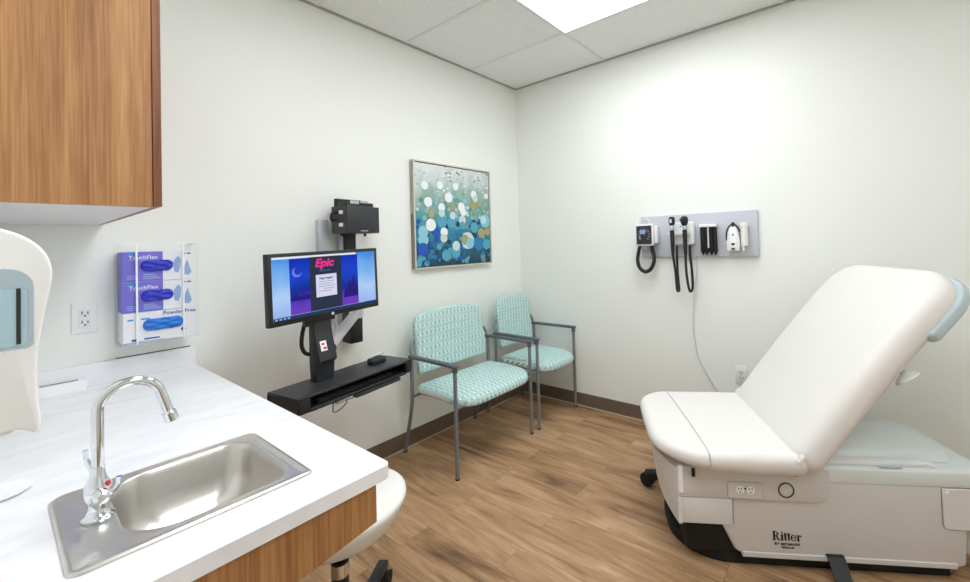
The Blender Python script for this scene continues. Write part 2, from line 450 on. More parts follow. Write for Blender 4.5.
struct('trim_1', B().box(XL, 0, -0.016, -0.010, 0, 0.004).box(-0.016, -0.010, YF, -0.016, 0, 0.004), M['caulk'])
# suspended ceiling grid
A1, B1, S = 0.578, 0.927, 0.6096
g = B(); bw = 0.012
xs = [-A1 - S * k for k in range(0, 6)]
ys = [-B1 - 2 * S * k for k in range(0, 3)]
for x in xs: g.box(x - bw, x + bw, YF, 0, H - 0.004, H)
for y in ys: g.box(XA, 0, y - bw, y + bw, H - 0.0045, H)
struct('trim_2', g, M['tbar'])
g = B().box(XL, 0, -0.022, 0, H - 0.006, H - 0.0005).box(-0.022, 0, YF, 0, H - 0.0065, H - 0.001)
struct('trim_3', g, M['angle'])

def ceiling_light(x0, label, y0=-B1 - S, grp='fluorescent ceiling panels'):
    t = thing('ceiling_light', label, 'ceiling light', (x0, y0, H - 0.016), 0, grp)
    w, l = S - 0.03, 2 * S - 0.03
    f = B()
    f.box(-w / 2 - .004, w / 2 + .004, -l / 2 - .004, -l / 2 + .012, 0, .0105).box(-w / 2 - .004, w / 2 + .004, l / 2 - .012, l / 2 + .004, 0, .0105)
    f.box(-w / 2 - .004, -w / 2 + .012, -l / 2 + .012, l / 2 - .012, 0, .0105).box(w / 2 - .012, w / 2 + .004, -l / 2 + .012, l / 2 - .012, 0, .0105)
    obj('light_frame', f, M['tbar'], t)
    obj('diffuser', B().box(-w / 2 + .012, w / 2 - .012, -l / 2 + .012, l / 2 - .012, .002, .009), M['lamp'], t)
ceiling_light(-A1 - S / 2, 'lit white rectangular ceiling panel nearest the room corner')
ceiling_light(-A1 - S * 2.5, 'added unseen lit ceiling panel above the worktop end')  # unseen second panel, added for more light in the room
ceiling_light(-A1 - S * 2.5, 'added unseen lit ceiling panel above the entry end of the room', -B1 - S * 4)  # unseen third panel, added to brighten the sides turned towards the camera
# ------------------------------------------------------------------ upper cabinet (on the left wall)
CB, CT = 1.472, 2.25
t = thing('wall_cabinet', 'walnut laminate wall cabinet hung above the sink counter', 'cabinet', (XL, -0.972, CB))
L_, D_ = 0.970, 0.338
obj('end_panel', B().box(0.001, D_, 0, 0.018, 0, CT - CB), M['cabend'], t)
obj('cabinet_body', B().box(0.001, D_, 0.018, L_, 0.0, 0.018).box(0.001, D_, 0.018, L_, CT - CB - .018, CT - CB).box(0.001, 0.012, .018, L_, .018, CT - CB - .018)
    .box(0.012, D_, L_ - .018, L_, .018, CT - CB - .018).box(0.012, D_ - .01, 0.018, L_ - .018, .38, .398), M['cabund'], t, label='pale melamine underside')
for i in range(2):
    d = obj('door', B().box(D_ + 0.002, D_ + 0.020, i * L_ / 2 + .002, (i + 1) * L_ / 2 - .002, 0.002, CT - CB - .002, 0.001, 1), M['cabdoor'], t)

# ------------------------------------------------------------------ worktop with its splash and apron
HC = 0.834; XC, YC = -2.368, -1.556
SX0, SX1, SY0, SY1 = -2.872, -2.494, -1.444, -1.082          # sink rim
t = thing('worktop', 'white laminate worktop with backsplash and wooden apron panel', 'counter', (XL, 0, 0))
b = B(); zt, zb = HC, HC - 0.032
hx0, hx1, hy0, hy1 = SX0 + .012, SX1 - .012, SY0 + .012, SY1 - .012
def lx(x): return x - XL
out_front = [(XL + .001, hy0), (XL + .001, YC), (XC - .018, YC)]
for k in range(7):
    a = -PI / 2 + PI / 2 * k / 6
    out_front.append((XC - .018 + .018 * math.cos(a), YC + .018 + .018 * math.sin(a)))
out_front += [(XC, hy0)]
loc = lambda poly: [(lx(x), y) for x, y in poly]
b.prism(loc(out_front), zb, zt, bev=0)
b.box(lx(hx1), lx(XC), hy0, hy1, zb, zt).box(0.001, lx(hx0), hy0, hy1, zb, zt).box(0.001, lx(XC), hy1, -0.001, zb, zt)
bmesh.ops.remove_doubles(b.bm, verts=b.bm.verts, dist=1e-5)
obj('worktop_slab', b, M['counter'], t)
obj('backsplash', B().box(0.001, lx(XC) - .004, -0.021, -0.001, HC, HC + 0.086, .002, 2), M['counter'], t)
obj('backsplash', B().box(0.001, 0.021, YC + .002, -0.021, HC, HC + 0.086, .002, 2), M['counter'], t)
# wooden apron under the open end; its lower edge drops towards the wall
ap = [(lx(-2.402), zb), (lx(-2.402), 0.712), (lx(-2.570), 0.687), (0.002, 0.60), (0.002, zb)]
obj('apron_panel', B().prism(ap, -1.546, -1.528, plane='xz'), M['cabend'], t, label='walnut apron panel under the worktop end')
obj('support_panel', B().box(lx(-2.42), lx(-2.402), -1.528, -0.002, 0.712, zb), M['cabend'], t)
obj('caulk_bead', B().box(lx(-2.63), lx(XC) - .02, -0.004, -0.0005, HC + .086, HC + .089), M['gap'], t)

# ------------------------------------------------------------------ sink
t = thing('sink', 'stainless steel drop-in bar sink set into the white worktop', 'sink', (0, 0, HC))
def ring(o, z): return [Vector((x, y, z)) for x, y in o]
bx0, bx1, by0, by1 = -2.792, -2.526, -1.412, -1.112
rim_o = rrect(SX0, SX1, SY0, SY1, .03, 6)
b = B()
def rim(i, z, k=1): return ring(rrect(SX0 + i, SX1 - i, SY0 + i, SY1 - i, [max(.004, q - i) for q in (.022, .014, .022, .03)], 8), z)
def bowl(i, z, r): return ring(rrect(bx0 + i, bx1 - i, by0 + i, by1 - i, [r * 1.45, r, r, r * 1.45], 8), z)
b.rings([rim(0, .0008), rim(0, .003), rim(.005, .0062, .8), rim(.010, .0062, .7), rim(.016, .0035, .6),
         ring(rrect(bx0 - .010, bx1 + .010, by0 - .008, by1 + .008, [.088, .06, .06, .088], 8), .0032),
         bowl(-.003, .0045, .058), bowl(0, .001, .056), bowl(.003, -.010, .055), bowl(.010, -.06, .054), bowl(.018, -.09, .052), bowl(.03, -.112, .05),
         bowl(.046, -.126, .045), bowl(.07, -.134, .03), bowl(.1, -.137, .02)], cap0=False, cap1=True)
obj('basin', b, M['steel'], t, angle=60)
obj('drain', B().lathe([(.001, .0), (.012, .0), (.016, .003), (.03, .004), (.034, .001)], ((bx0 + bx1) / 2, (by0 + by1) / 2, -.137), cap=False), M['chrome'], t)

# ------------------------------------------------------------------ gooseneck faucet
fx, fy = -2.817, -1.262
t = thing('faucet', 'chrome gooseneck faucet with two levers standing on the sink deck', 'faucet', (fx, fy, HC + .004))
b = B().lathe([(.023, 0), (.024, .005), (.018, .010), (.0145, .022), (.016, .034), (.0195, .042), (.0195, .064), (.015, .072), (.0115, .082), (.0105, .10)], n=24)
obj('faucet_body', b, M['chrome'], t, angle=50)
b = B(); r = .0475
pts = [(0, 0, .09), (0, 0, .13), (0, 0, .17), (0, 0, .203)]
for k in range(1, 10):
    a = PI * (1 - k / 9 * .93)
    pts.append((r + r * math.cos(a), 0, .203 + r * math.sin(a)))
e = Vector(pts[-1]); pts.append(tuple(e + Vector((.012, 0, -.045))))
b.tube(pts, .0092, n=14, res=5)
obj('spout', b, M['chrome'], t, angle=60)
e = Vector(pts[-1])
obj('aerator', B().lathe([(.0092, -.004), (.0125, 0), (.0125, .018), (.010, .020)], e, (.012, 0, -.045), n=18), M['chrome'], t)
for sy, hot in ((-1, False), (1, True)):
    v = B().cyl((0, sy * .010, .053), (0, sy * .032, .053), .0105, .010).lathe([(.0125, 0), (.0135, .005), (.012, .016), (.006, .021)], (0, sy * .030, .053), (0, sy, .12))
    vo = obj('valve', v, M['chrome'], t)
    lv = B().tube([(0, sy * .042, .058), (-.004, sy * .044, .080), (-.010, sy * .046, .100), (-.012, sy * .046, .122)] if hot else
                  [(0, sy * .042, .055), (.010, sy * .044, .058), (.020, sy * .046, .066), (.023, sy * .046, .084)], .0042, n=8)
    obj('lever', lv, M['chrome'], vo)
obj('hot_mark', B().lathe([(.001, .0), (.005, .0), (.0045, .0015)], (.0125, -.0135, .066), (.72, -.65, .3), n=12), M['red'], t, label='small red mark')

# ------------------------------------------------------------------ soap dispenser on the left wall
t = thing('soap_dispenser', 'white soap dispenser with a blue window beside the worktop', 'soap dispenser', (XL, -1.585, 1.12))
prof = [(0.002, 0.03), (0.05, 0.025), (.075, .02), (.098, .02), (.112, .010), (.115, .02), (.112, .06), (.1125, .11), (.117, .15), (.123, .19), (.124, .212), (.118, .234), (.103, .252), (.08, .264), (.05, .271), (0.002, .274)]
def catmull(P, res=5):
    out = []
    for i in range(len(P) - 1):
        p0 = P[i - 1] if i else P[0]; p1 = P[i]; p2 = P[i + 1]; p3 = P[i + 2] if i + 2 < len(P) else P[-1]
        for k in range(res):
            q = k / res
            out.append(tuple(0.5 * (2 * b_ + (c_ - a_) * q + (2 * a_ - 5 * b_ + 4 * c_ - d_) * q * q + (3 * b_ - a_ - 3 * c_ + d_) * q ** 3) for a_, b_, c_, d_ in zip(p0, p1, p2, p3)))
    return out + [P[-1]]
prof = prof[:4] + catmull(prof[4:])
b = B().prism(prof, -0.06, 0.06, plane='xz', bev=0.004, seg=3)
obj('dispenser_cover', b, M['whiteb'], t, angle=45)
for s in (-1, 1):
    y0, y1 = sorted((s * .0602, s * .0612))
    w = obj('window', B().prism(rrect(.02, .109, .117, .214, [.006, .006, .022, .022], 5), y0, y1, plane='xz'), M['tint'], t, label='pale blue window')
    y0, y1 = sorted((s * .0606, s * .0618))
    obj('soap_bag', B().prism(rrect(.026, .104, .121, .190, .006, 4), y0, y1, plane='xz'), M['water'], w)
    y0, y1 = sorted((s * .0612, s * .0626))
    obj('level_mark', B().box(.0955, .099, y0, y1, .123, .190), M['slot'], w)
obj('nozzle', B().cyl((.085, 0, .03), (.085, 0, .005), .012, .009), M['whiteb'], t)
# round dish below, and a low white carton against the splash
t = thing('drip_dish', 'low round white dish on the worktop behind the sink faucet', 'dish', (-2.935, -.955, HC))
obj('dish', B().lathe([(.001, .0005), (.042, .0005), (.05, .006), (.052, .008), (.049, .008), (.04, .003), (.001, .003)], cap=False), M['whiteb'], t)
t = thing('tissue_carton', 'low white carton lying against the backsplash', 'carton', (-2.785, -.062, HC))
obj('carton', B().box(-.07, .066, -.024, .036, .0005, .040, .001, 1), M['whiteb'], t)
obj('opening', B().box(-.05, .045, -.008, .018, .0401, .0406), M['shade'], t)

# ------------------------------------------------------------------ wall outlets
def outlet(label, loc, rz):
    t = thing('wall_outlet', label, 'outlet', loc, rz, 'wall outlets')
    obj('cover_plate', B().box(-.036, .036, -.007, -.0005, -.06, .06, .003, 2), M['plate'], t)
    obj('receptacle', B().box(-.0175, .0175, -.0095, -.0068, -.036, .036, .0012, 1), M['white'], t)
    s = B()
    for z in (-.018, .018):
        s.box(-.0095, -.0065, -.0102, -.0094, z - .003, z + .009).box(.0065, .0095, -.0102, -.0094, z - .003, z + .007)
        s.cyl((0, -.0102, z - .009), (0, -.0094, z - .009), .0034, n=10)
    for i, ch in enumerate((s,)):
        obj('slots', ch, M['slot'], t)
    return t
outlet('white wall outlet between the soap dispenser and the glove boxes', (-2.716, 0, 1.103), 0)
outlet('white wall outlet low behind the exam table', (0, -1.83, .449), -PI / 2)

# ------------------------------------------------------------------ glove boxes in their clear holder
gx0, gx1 = -2.622, -2.394
t = thing('glove_box_holder', 'clear acrylic holder of three glove boxes on the back wall', 'holder', (gx0, 0, .97))
W = gx1 - gx0
obj('back_plate', B().box(-.012, W + .012, -.005, -.001, 0, .43), M['clear'], t)
obj('side_wall', B().box(-.012, -.008, -.118, -.005, 0.01, .422), M['clear'], t)
obj('side_wall', B().box(W + .008, W + .012, -.118, -.005, 0.01, .422), M['clear'], t)
obj('shelf', B().box(-.008, W + .008, -.118, -.005, 0.012, .016), M['clear'], t)
for x in (.040, W - .040):
    obj('front_strip', B().box(x - .003, x + .003, -.121, -.117, .012, .426), M['clearw'], t)
obj('top_rail', B().box(.024, W + .012, -.1205, -.1165, .420, .426).box(W + .006, W + .012, -.1165, -.002, .420, .426), M['clearw'], t)
def glove_box(z, violet, label, depth=.1):
    t = thing('glove_box', label, 'glove box', (gx0, -.006, z), 0, 'glove boxes in the clear holder')
    h = .124
    obj('carton', B().box(0, W, -depth, 0, 0, h - .001, .0008, 1), M['carton'], t)
    y = -depth
    if violet:
        obj('printed_panel', B().box(-.0004, W * .54, y - .0004, .0, .0005, h - .0015), M['purple'], t)
        obj('print_block', B().box(.016, .046, y - .0012, y - .0004, h - .016, h - .004), M['tcyan'], t)
        text('title', 'TouchFlex', .021, M['pwhite'], t, (.018, y - .0008, h - .025), (PI / 2, 0, 0), bold=.0002, align='LEFT')
        obj('underline', B().box(.018, .112, y - .0009, y - .0003, h - .037, h - .035), M['tpale'], t)
        for k in range(3):
            obj('small_print', B().box(.012, .040, y - .0009, y - .0003, .010 + k * .007, .013 + k * .007), M['tpale'], t)
            obj('small_print', B().box(.062, .116 - .01 * k, y - .0009, y - .0003, .010 + k * .008, .014 + k * .008), M['tpale'], t)
        hand = B().prism([(W * .70, .035), (W * .76, .03), (W * .79, .05), (W * .80, .085), (W * .77, .1), (W * .735, .095), (W * .69, .075)], y - .0008, y - .0002, plane='xz')
        obj('hand_picture', hand, M['tpale'], t)
        hand = B().prism([(W * .84, .02), (W * .92, .015), (W * .96, .03), (W * .93, .055), (W * .90, .085), (W * .86, .06)], y - .0008, y - .0002, plane='xz')
        obj('hand_picture', hand, M['tpale'], t)
        for u0, u1 in ((.82, .87), (.89, .95)): obj('small_print', B().box(W * u0, W * u1, y - .0008, y - .0002, .108, .114), M['tblue'], t)
        sx0, sx1, zc, hh, gm = .054, .156, .064, .0225, M['gblue']
    else:
        text('title', 'Powder Free', .022, M['tblue'], t, (W * .77, y - .0008, h - .014), (PI / 2, 0, 0), bold=.0003, sx=.95)
        for x0, x1 in ((.012, .030), (.052, .078)): obj('print_block', B().box(x0, x1, y - .0009, y - .0003, h - .032, h - .026), M['tcyan'], t)
        for x0, x1, z0, z1 in ((.024, .044, .008, .017), (.062, .11, .010, .016)): obj('small_print', B().box(x0, x1, y - .0009, y - .0003, z0, z1), M['tblue'], t)
        obj('round_mark', B().cyl((W * .82, y - .0009, .033), (W * .82, y - .0003, .033), .008, n=14), M['tblue'], t)
        obj('edge_band', B().box(.0, W * .55, y - .0006, y - .0002, .001, .005), M['tpale'], t)
        sx0, sx1, zc, hh, gm = .058, .187, .068, .0235, M['gazure']
    # oval slot with a crumpled glove bulging out of it
    ol = dense(rrect(sx0, sx1, zc - hh, zc + hh, hh * .95, 6), .008)
    rng = random.Random(int(z * 1000))
    ph = [rng.uniform(0, 6) for _ in range(4)]
    def fn(v):
        k = (math.sin(v.x * 160 + ph[0]) * .35 + math.sin(v.x * 90 + v.y * 260 + ph[1]) * .4 + math.sin(v.y * 330 - v.x * 60 + ph[2]) * .25)
        d = max(v.z * (1 + .55 * k), .001) if v.z > .0005 else v.z
        return (v.x, y - d, v.y + (.0012 * math.sin(v.x * 140 + ph[1]) if v.z > 0 else 0))
    g_ = B().pad(ol, 0.0004, .009, .005, crown=.003, bottom_r=.0003, fn=fn).prism(rrect(sx0, sx1, zc - hh, zc + hh, hh * .9, 6), y - .0014, y - .0002, plane='xz')
    obj('glove', g_, gm, t, angle=70, label='blue glove in the slot')
    return t
glove_box(1.2365, True, 'violet and white glove box, topmost of the stack in the holder')
glove_box(1.112, True, 'violet and white glove box, middle of the stack in the holder')
glove_box(.9875, False, 'white glove box with an azure slot at the bottom of the holder', .106)

# ------------------------------------------------------------------ framed abstract picture
px0, px1, pz0, pz1 = -1.174, -.412, 1.186, 1.952
pw, phh = px1 - px0, pz1 - pz0
t = thing('framed_picture', 'square abstract picture of blue and white dots in a champagne frame', 'picture', ((px0 + px1) / 2, 0, (pz0 + pz1) / 2))
f = B(); fw = .011
f.box(-pw / 2, pw / 2, -.04, -.001, phh / 2 - fw, phh / 2).box(-pw / 2, pw / 2, -.04, -.001, -phh / 2, -phh / 2 + fw)
f.box(-pw / 2, -pw / 2 + fw, -.04, -.001, -phh / 2 + fw, phh / 2 - fw).box(pw / 2 - fw, pw / 2, -.04, -.001, -phh / 2 + fw, phh / 2 - fw)
obj('picture_frame', f, M['frame'], t)
obj('frame_gap', B().box(-pw / 2 + fw, pw / 2 - fw, -.012, -.002, -phh / 2 + fw, phh / 2 - fw), M['gap'], t)
cw = pw / 2 - fw - .004; ch = phh / 2 - fw - .004
pal = [(238, 243, 246), (198, 222, 228), (138, 202, 218), (82, 166, 194), (44, 124, 178), (24, 84, 190), (168, 162, 118), (140, 186, 178), (104, 158, 158), (206, 216, 216), (170, 190, 182), (22, 60, 84)]
pm = [mat('paint dab', c, .5, noise=.12, nscale=60) for c in pal]
b = B().box(-cw, cw, -.030, -.0122, -ch, ch)
rng = random.Random(11); lay = [0]
def disc(u, v, r, mi, sq=1.0):
    r = r * .86; x = -cw + u * 2 * cw; z = ch - v * 2 * ch; lay[0] += 1
    x = max(-cw + r, min(cw - r, x)); z = max(-ch + r * sq, min(ch - r * sq, z))
    y = -.0301 - lay[0] * 0.000018
    tb = bmesh.new(); n = 16
    vs = [tb.verts.new((x + r * math.cos(2 * PI * i / n), y, z + r * sq * math.sin(2 * PI * i / n))) for i in range(n)]
    fc = tb.faces.new(vs)
    if fc.normal.y > 0: fc.normal_flip()
    b._take(tb, mi + 1)
for k in range(330):      # small dabs, paler towards the top
    v = rng.random() ** 1.1; u = rng.random()
    if v < .3: mi = rng.choice([0, 1, 9, 9, 10, 10, 8, 6]); r = rng.uniform(.008, .018); sq = .55
    elif v < .55: mi = rng.choice([2, 7, 7, 8, 8, 6, 10, 1]); r = rng.uniform(.012, .024); sq = .9
    else: mi = rng.choice([3, 3, 4, 4, 5, 8, 3, 11, 11]); r = rng.uniform(.012, .032); sq = 1
    disc(u, v, r, mi, sq)
for (a, c, r, mi) in [(75, 150, 18, 0), (140, 148, 17, 0), (212, 155, 16, 0), (65, 380, 24, 2), (65, 420, 24, 2), (62, 465, 26, 5), (120, 385, 18, 5), (145, 335, 26, 3), (188, 345, 22, 3), (240, 335, 20, 1),
                      (195, 307, 16, 1), (240, 362, 16, 3), (205, 500, 26, 3), (160, 510, 22, 3), (300, 380, 24, 3), (320, 470, 30, 4), (365, 480, 24, 3), (300, 260, 20, 6), (100, 290, 16, 6), (195, 262, 15, 6), (318, 250, 14, 6),
                      (88, 232, 20, 0), (145, 262, 18, 0), (145, 292, 16, 1), (238, 265, 20, 0), (246, 292, 17, 0), (178, 212, 21, 0), (300, 198, 18, 0), (308, 222, 16, 1), (368, 208, 13, 0), (97, 348, 25, 0), (154, 390, 19, 0), (152, 420, 18, 9),
                      (208, 468, 21, 1), (265, 447, 37, 1), (250, 440, 22, 6), (276, 462, 24, 2), (358, 348, 31, 2), (350, 342, 18, 1), (337, 415, 22, 6), (372, 410, 18, 6)]:
    u = (a - 36) / 348.0; v = (c - (33 + 42 * u)) / (515.0 - 8 * u)
    disc(u, v, r / 348.0 * 2 * cw, mi)
obj('canvas', b, [M['canvas']] + pm, t)

# ------------------------------------------------------------------ wall-mounted workstation
AW = R(10.0)
ca, sa = math.cos(AW), math.sin(AW)
WX, WY = -1.955, -.41
# silver cable channel on the wall
t = thing('cable_channel', 'flat silver cable channel upright on the wall behind the monitor', 'channel', (-1.787, 0, 1.0))
obj('channel_cover', B().box(-.032, .024, -.045, -.001, 0, .515, .006, 2), M['silver'], t)
# wall track with carriage, arm, neck and keyboard tray
t = thing('workstation_mount', 'wall track with silver arm holding a black keyboard tray', 'mount', (0, 0, 0))
obj('wall_track', B().box(-1.70, -1.675, -.04, -.001, .80, 1.56, .003, 1).box(-1.605, -1.59, -.03, -.001, .80, 1.50, .003, 1), M['silver'], t)
obj('wall_track_insert', B().box(-1.675, -1.605, -.05, -.001, .80, 1.56, .002, 1), M['black'], t)
c_ = obj('carriage', B().box(-1.70, -1.622, -.14, -.05, .80, .945, .006, 2).box(-1.715, -1.632, -.16, -.07, .945, .985, .008, 2), M['black'], t)
obj('carriage_cap', B().prism([(-1.71, .955), (-1.645, .94), (-1.628, .97), (-1.66, 1.03), (-1.685, 1.04)], -.165, -.142, plane='xz', bev=.004), M['pale'], c_)
def bar(b, p0, p1, w, h, bev=.004):
    p0 = Vector(p0); p1 = Vector(p1); d = p1 - p0; l = d.length; d.normalize()
    up = Vector((0, 0, 1)); s = d.cross(up).normalized(); u = s.cross(d)
    m = Matrix((( d.x, s.x, u.x, p0.x), (d.y, s.y, u.y, p0.y), (d.z, s.z, u.z, p0.z), (0, 0, 0, 1)))
    b.box(0, l, -w / 2, w / 2, -h / 2, h / 2, bev, 2, mtx=m)
    return b
def ws(x, y, z): return (WX + x * ca - y * sa, WY + x * sa + y * ca, z)
b = B(); bar(b, (-1.690, -.195, .985), ws(.045, .07, .85), .04, .042)
obj('arm', b, M['pale'], t)
b = B(); bar(b, ws(.0, .07, 1.10), ws(.06, .07, .83), .03, .045)
obj('arm_joint', B().cyl(ws(.045, .04, .85), ws(.045, .11, .85), .028), M['black'], t)
obj('arm_joint', B().cyl((-1.690, -.222, .985), (-1.690, -.165, .985), .028), M['pale'], t)
# neck: tall bracket from behind the screen, stepping forward, then down to the tray
wsm = Matrix.Translation((WX, WY, 0)) @ Matrix.Rotation(AW, 4, 'Z')
prof = [(.055, 1.16), (.025, 1.16), (.02, 1.0), (.01, .93), (-.018, .835), (-.02, .815), (.0, .80), (.005, .70), (.05, .70), (.06, .80), (.06, 1.0)]
b = B().prism(prof, -.060, .032, plane='yz', bev=.004, mtx=wsm).box(-.098, -.06, .02, .05, .985, 1.10, .006, 2, mtx=wsm)
obj('neck', b, M['tray'], t)
b = B().box(-.1, .05, .012, .05, 1.0, 1.06, .006, 2, mtx=wsm).cyl(ws(-.03, .03, 1.08), ws(.05, .03, 1.03), .022)
obj('screen_bracket', b, M['black'], t)
obj('cable', B().tube([ws(-.085, .05, 1.0), ws(-.098, .05, .95), ws(-.102, .05, .90), ws(-.088, .05, .865), ws(-.066, .05, .85)], .009), M['blackm'], t)
obj('arm_cable', B().tube([ws(.05, .06, 1.0), ws(.08, .05, .95), ws(.06, .07, .86), ws(.062, .08, .78), ws(.07, .08, .72)], .006), M['pale'], t)
st = Matrix.Translation(ws(-.028, -.0045, .885)) @ Matrix.Rotation(AW, 4, 'Z') @ Matrix.Rotation(R(-16), 4, 'X')
obj('warning_label', B().box(-.017, .015, -.0015, .0, -.022, .026, mtx=st), M['whiteb'], t, label='small white label')
obj('label_print', B().box(-.010, .004, -.0022, -.0014, .006, .016, mtx=st).box(-.004, .012, -.0022, -.0014, -.015, -.004, mtx=st), M['red'], t)
# tray: shallow shell, open towards the sitter, keyboard inside
TX0, TX1, TY0, TY1, TZ = -.232, .424, -.118, .10, .720
def tray_part(name, b_, m, par=None, label=None): return obj(name, b_, m, par or t, label=label)
kt = B()
kt.box(TX0, TX1, TY0, TY1, TZ - .012, TZ, .003, 2, mtx=wsm)
kt.box(TX0 + .01, TX1 - .01, TY0 + .01, TY1, TZ - .075, TZ - .063, .003, 2, mtx=wsm)
for x0, x1 in ((TX0, TX0 + .02), (TX1 - .02, TX1)): kt.prism([(TY0 + .002, TZ - .055), (TY0 + .012, TZ - .074), (TY1, TZ - .07), (TY1, TZ - .012), (TY0, TZ - .012)], x0, x1, plane='yz', mtx=wsm)
kt.box(TX0, TX1, TY1 - .012, TY1, TZ - .074, TZ - .01, mtx=wsm)
tr = tray_part('keyboard_tray', kt, M['tray'])
obj('front_lip', B().box(TX0 + .004, TX0 + .055, TY0 - .004, TY0 + .03, TZ - .072, TZ - .012, .004, 2, mtx=wsm).box(TX1 - .045, TX1 - .004, TY0 - .004, TY0 + .03, TZ - .066, TZ - .012, .004, 2, mtx=wsm)
    .box(TX0 + .055, TX1 - .045, TY0 - .003, TY0 + .02, TZ - .074, TZ - .06, .003, 1, mtx=wsm), M['black'], tr)
obj('handle', B().box(.05, .33, TY0 - .012, TY0 + .02, TZ - .09, TZ - .074, .004, 2, mtx=wsm), M['tray'], tr)
kb = thing('keyboard', 'black keyboard inside the wall-mounted tray', 'keyboard', ws(.09, -.035, TZ - .062), AW)
obj('keyboard_base', B().box(-.215, .215, -.06, .06, 0.0005, .014, .003, 2), M['blackm'], kb)
k = B()
for r_ in range(5):
    for c in range(14): k.box(-.205 + c * .0294, -.205 + c * .0294 + .025, -.055 + r_ * .0218, -.055 + r_ * .0218 + .018, .014, .020, .002, 1)
ko = obj('keys', k, M['tray'], kb); ko['kind'] = 'stuff'
m_ = thing('computer_mouse', 'black computer mouse on top of the wall-mounted tray', 'mouse', ws(.29, .005, TZ + .0005), AW)
ms = dense(rrect(-.052, .052, -.031, .031, .028, 6), .01)
obj('mouse_body', B().pad(ms, 0, .03, .012, crown=.008, bottom_r=.003), M['black'], m_)
obj('scroll_wheel', B().cyl((-.032, -.004, .031), (-.032, .004, .031), .008), M['greymetal'], m_)
# chrome holder at the tray's back corner and loose cable underneath
ph_ = obj('pen_holder', B().tube([ws(.30, .085, TZ + .006), ws(.34, .092, TZ + .012), ws(.40, .094, TZ + .016), ws(.415, .07, TZ + .016), ws(.39, .06, TZ + .013), ws(.33, .062, TZ + .008)], .006), M['pale'], t)
obj('tray_cable', B().tube([ws(.03, .0, TZ - .075), ws(.02, .0, TZ - .12), ws(.02, -.0, TZ - .165), ws(.055, -.01, TZ - .158), ws(.095, -.0, TZ - .142), ws(.09, .0, TZ - .13), ws(.15, .01, TZ - .135), ws(.20, .02, TZ - .10), ws(.235, .03, TZ - .074)], .0032, n=6), M['greymetal'], t)
obj('tray_clip', B().box(.02, .06, -.03, .02, TZ - .125, TZ - .075, .003, 1, mtx=wsm), M['pale'], t)

# monitor
t = thing('monitor', 'black widescreen monitor showing a blue login page on the wall arm', 'monitor', (WX, WY, 1.181), (0, -R(1.3), AW))
mw, mh = .289, .157
obj('bezel', B().box(-mw, mw, -.018, .012, -mh, mh, .004, 2).box(-.18, .18, .012, .035, -.10, .11, .012, 3).box(-.05, .05, .035, .066, -.05, .05), M['black'], t)
sw0, sw1, sz0, sz1 = -mw + .018, mw - .018, -mh + .022, mh - .016
y = -.0185
sky = gradient_emit('screen pale sky', [(0, (150, 178, 236)), (.35, (176, 206, 246)), (.7, (120, 176, 236)), (1, (70, 140, 222))], sz0, sz1, .35)
scr = obj('screen', B().box(sw0, sw1, y, y + .001, sz0, sz1), sky, t, label='lit screen')
def on(name, x0, x1, z0, z1, k, m, bev=0): return obj(name, B().box(x0, x1, y - .0004 * k, y - .0004 * (k - 1), z0, z1), m, scr)
sw = sw1 - sw0; fxx = lambda u: sw0 - .004 + u * sw; fz = lambda v: sz1 - v * (sz1 - sz0)
night = gradient_emit('screen night sky', [(0, (128, 60, 176)), (.2, (96, 66, 190)), (.36, (62, 40, 150)), (.42, (24, 50, 150)), (.7, (34, 70, 200)), (1, (20, 44, 170))], sz0, sz1, .3)
on('wallpaper', fxx(.148), fxx(.805), fz(.94), fz(.03), 1, night)
on('title_bar', fxx(.01), fxx(.79), fz(.035), fz(.0), 2, emit_mat('screen white bar', (226, 232, 244)))
on('login_panel', fxx(.322), fxx(.628), fz(.94), fz(.03), 2, emit_mat('screen charcoal panel', (46, 54, 74)))
text('logo', 'Epic', .052, emit_mat('screen magenta', (228, 56, 140)), scr, (fxx(.458), y - .0014, fz(.145)), (PI / 2, 0, 0), shear=.25, bold=.0022, sx=1.12)
on('caption', fxx(.41), fxx(.52), fz(.285), fz(.265), 3, emit_mat('screen dim teal', (60, 100, 116)))
on('notice', fxx(.376), fxx(.576), fz(.72), fz(.34), 3, emit_mat('screen notice', (214, 216, 236)))
text('notice_title', 'Hyperspace', .0155, emit_mat('screen ink', (44, 46, 70)), scr, (fxx(.476), y - .0020, fz(.405)), (PI / 2, 0, 0), bold=.0004)
nl = B()
for k, (u0, u1) in enumerate([(.40, .55), (.405, .53), (.40, .555), (.45, .555), (.40, .52)]): nl.box(fxx(u0), fxx(u1), y - .0016, y - .0012, fz(.47 + k * .04), fz(.458 + k * .04))
obj('notice_lines', nl, emit_mat('screen grey', (160, 164, 190)), scr)
on('taskbar', sw0, sw1, sz0, fz(.945), 3, emit_mat('screen taskbar', (44, 58, 96)))
tb_ = B()
for k in range(4): tb_.box(fxx(.02 + .033 * k), fxx(.04 + .033 * k), y - .0016, y - .0012, fz(.985), fz(.955))
obj('taskbar_icons', tb_, emit_mat('screen icon', (130, 170, 220)), scr)
moon = B(); n = 14
mp_ = [(fxx(.21) + .022 * math.cos(R(120) + R(230) * k / n), fz(.26) + .022 * math.sin(R(120) + R(230) * k / n)) for k in range(n + 1)] + [(fxx(.22) + .018 * math.cos(R(350) - R(230) * k / n), fz(.24) + .018 * math.sin(R(350) - R(230) * k / n)) for k in range(n + 1)]
obj('crescent', moon.prism(mp_, y - .0009, y - .0005, plane='xz'), emit_mat('screen crescent', (110, 130, 230)), scr)
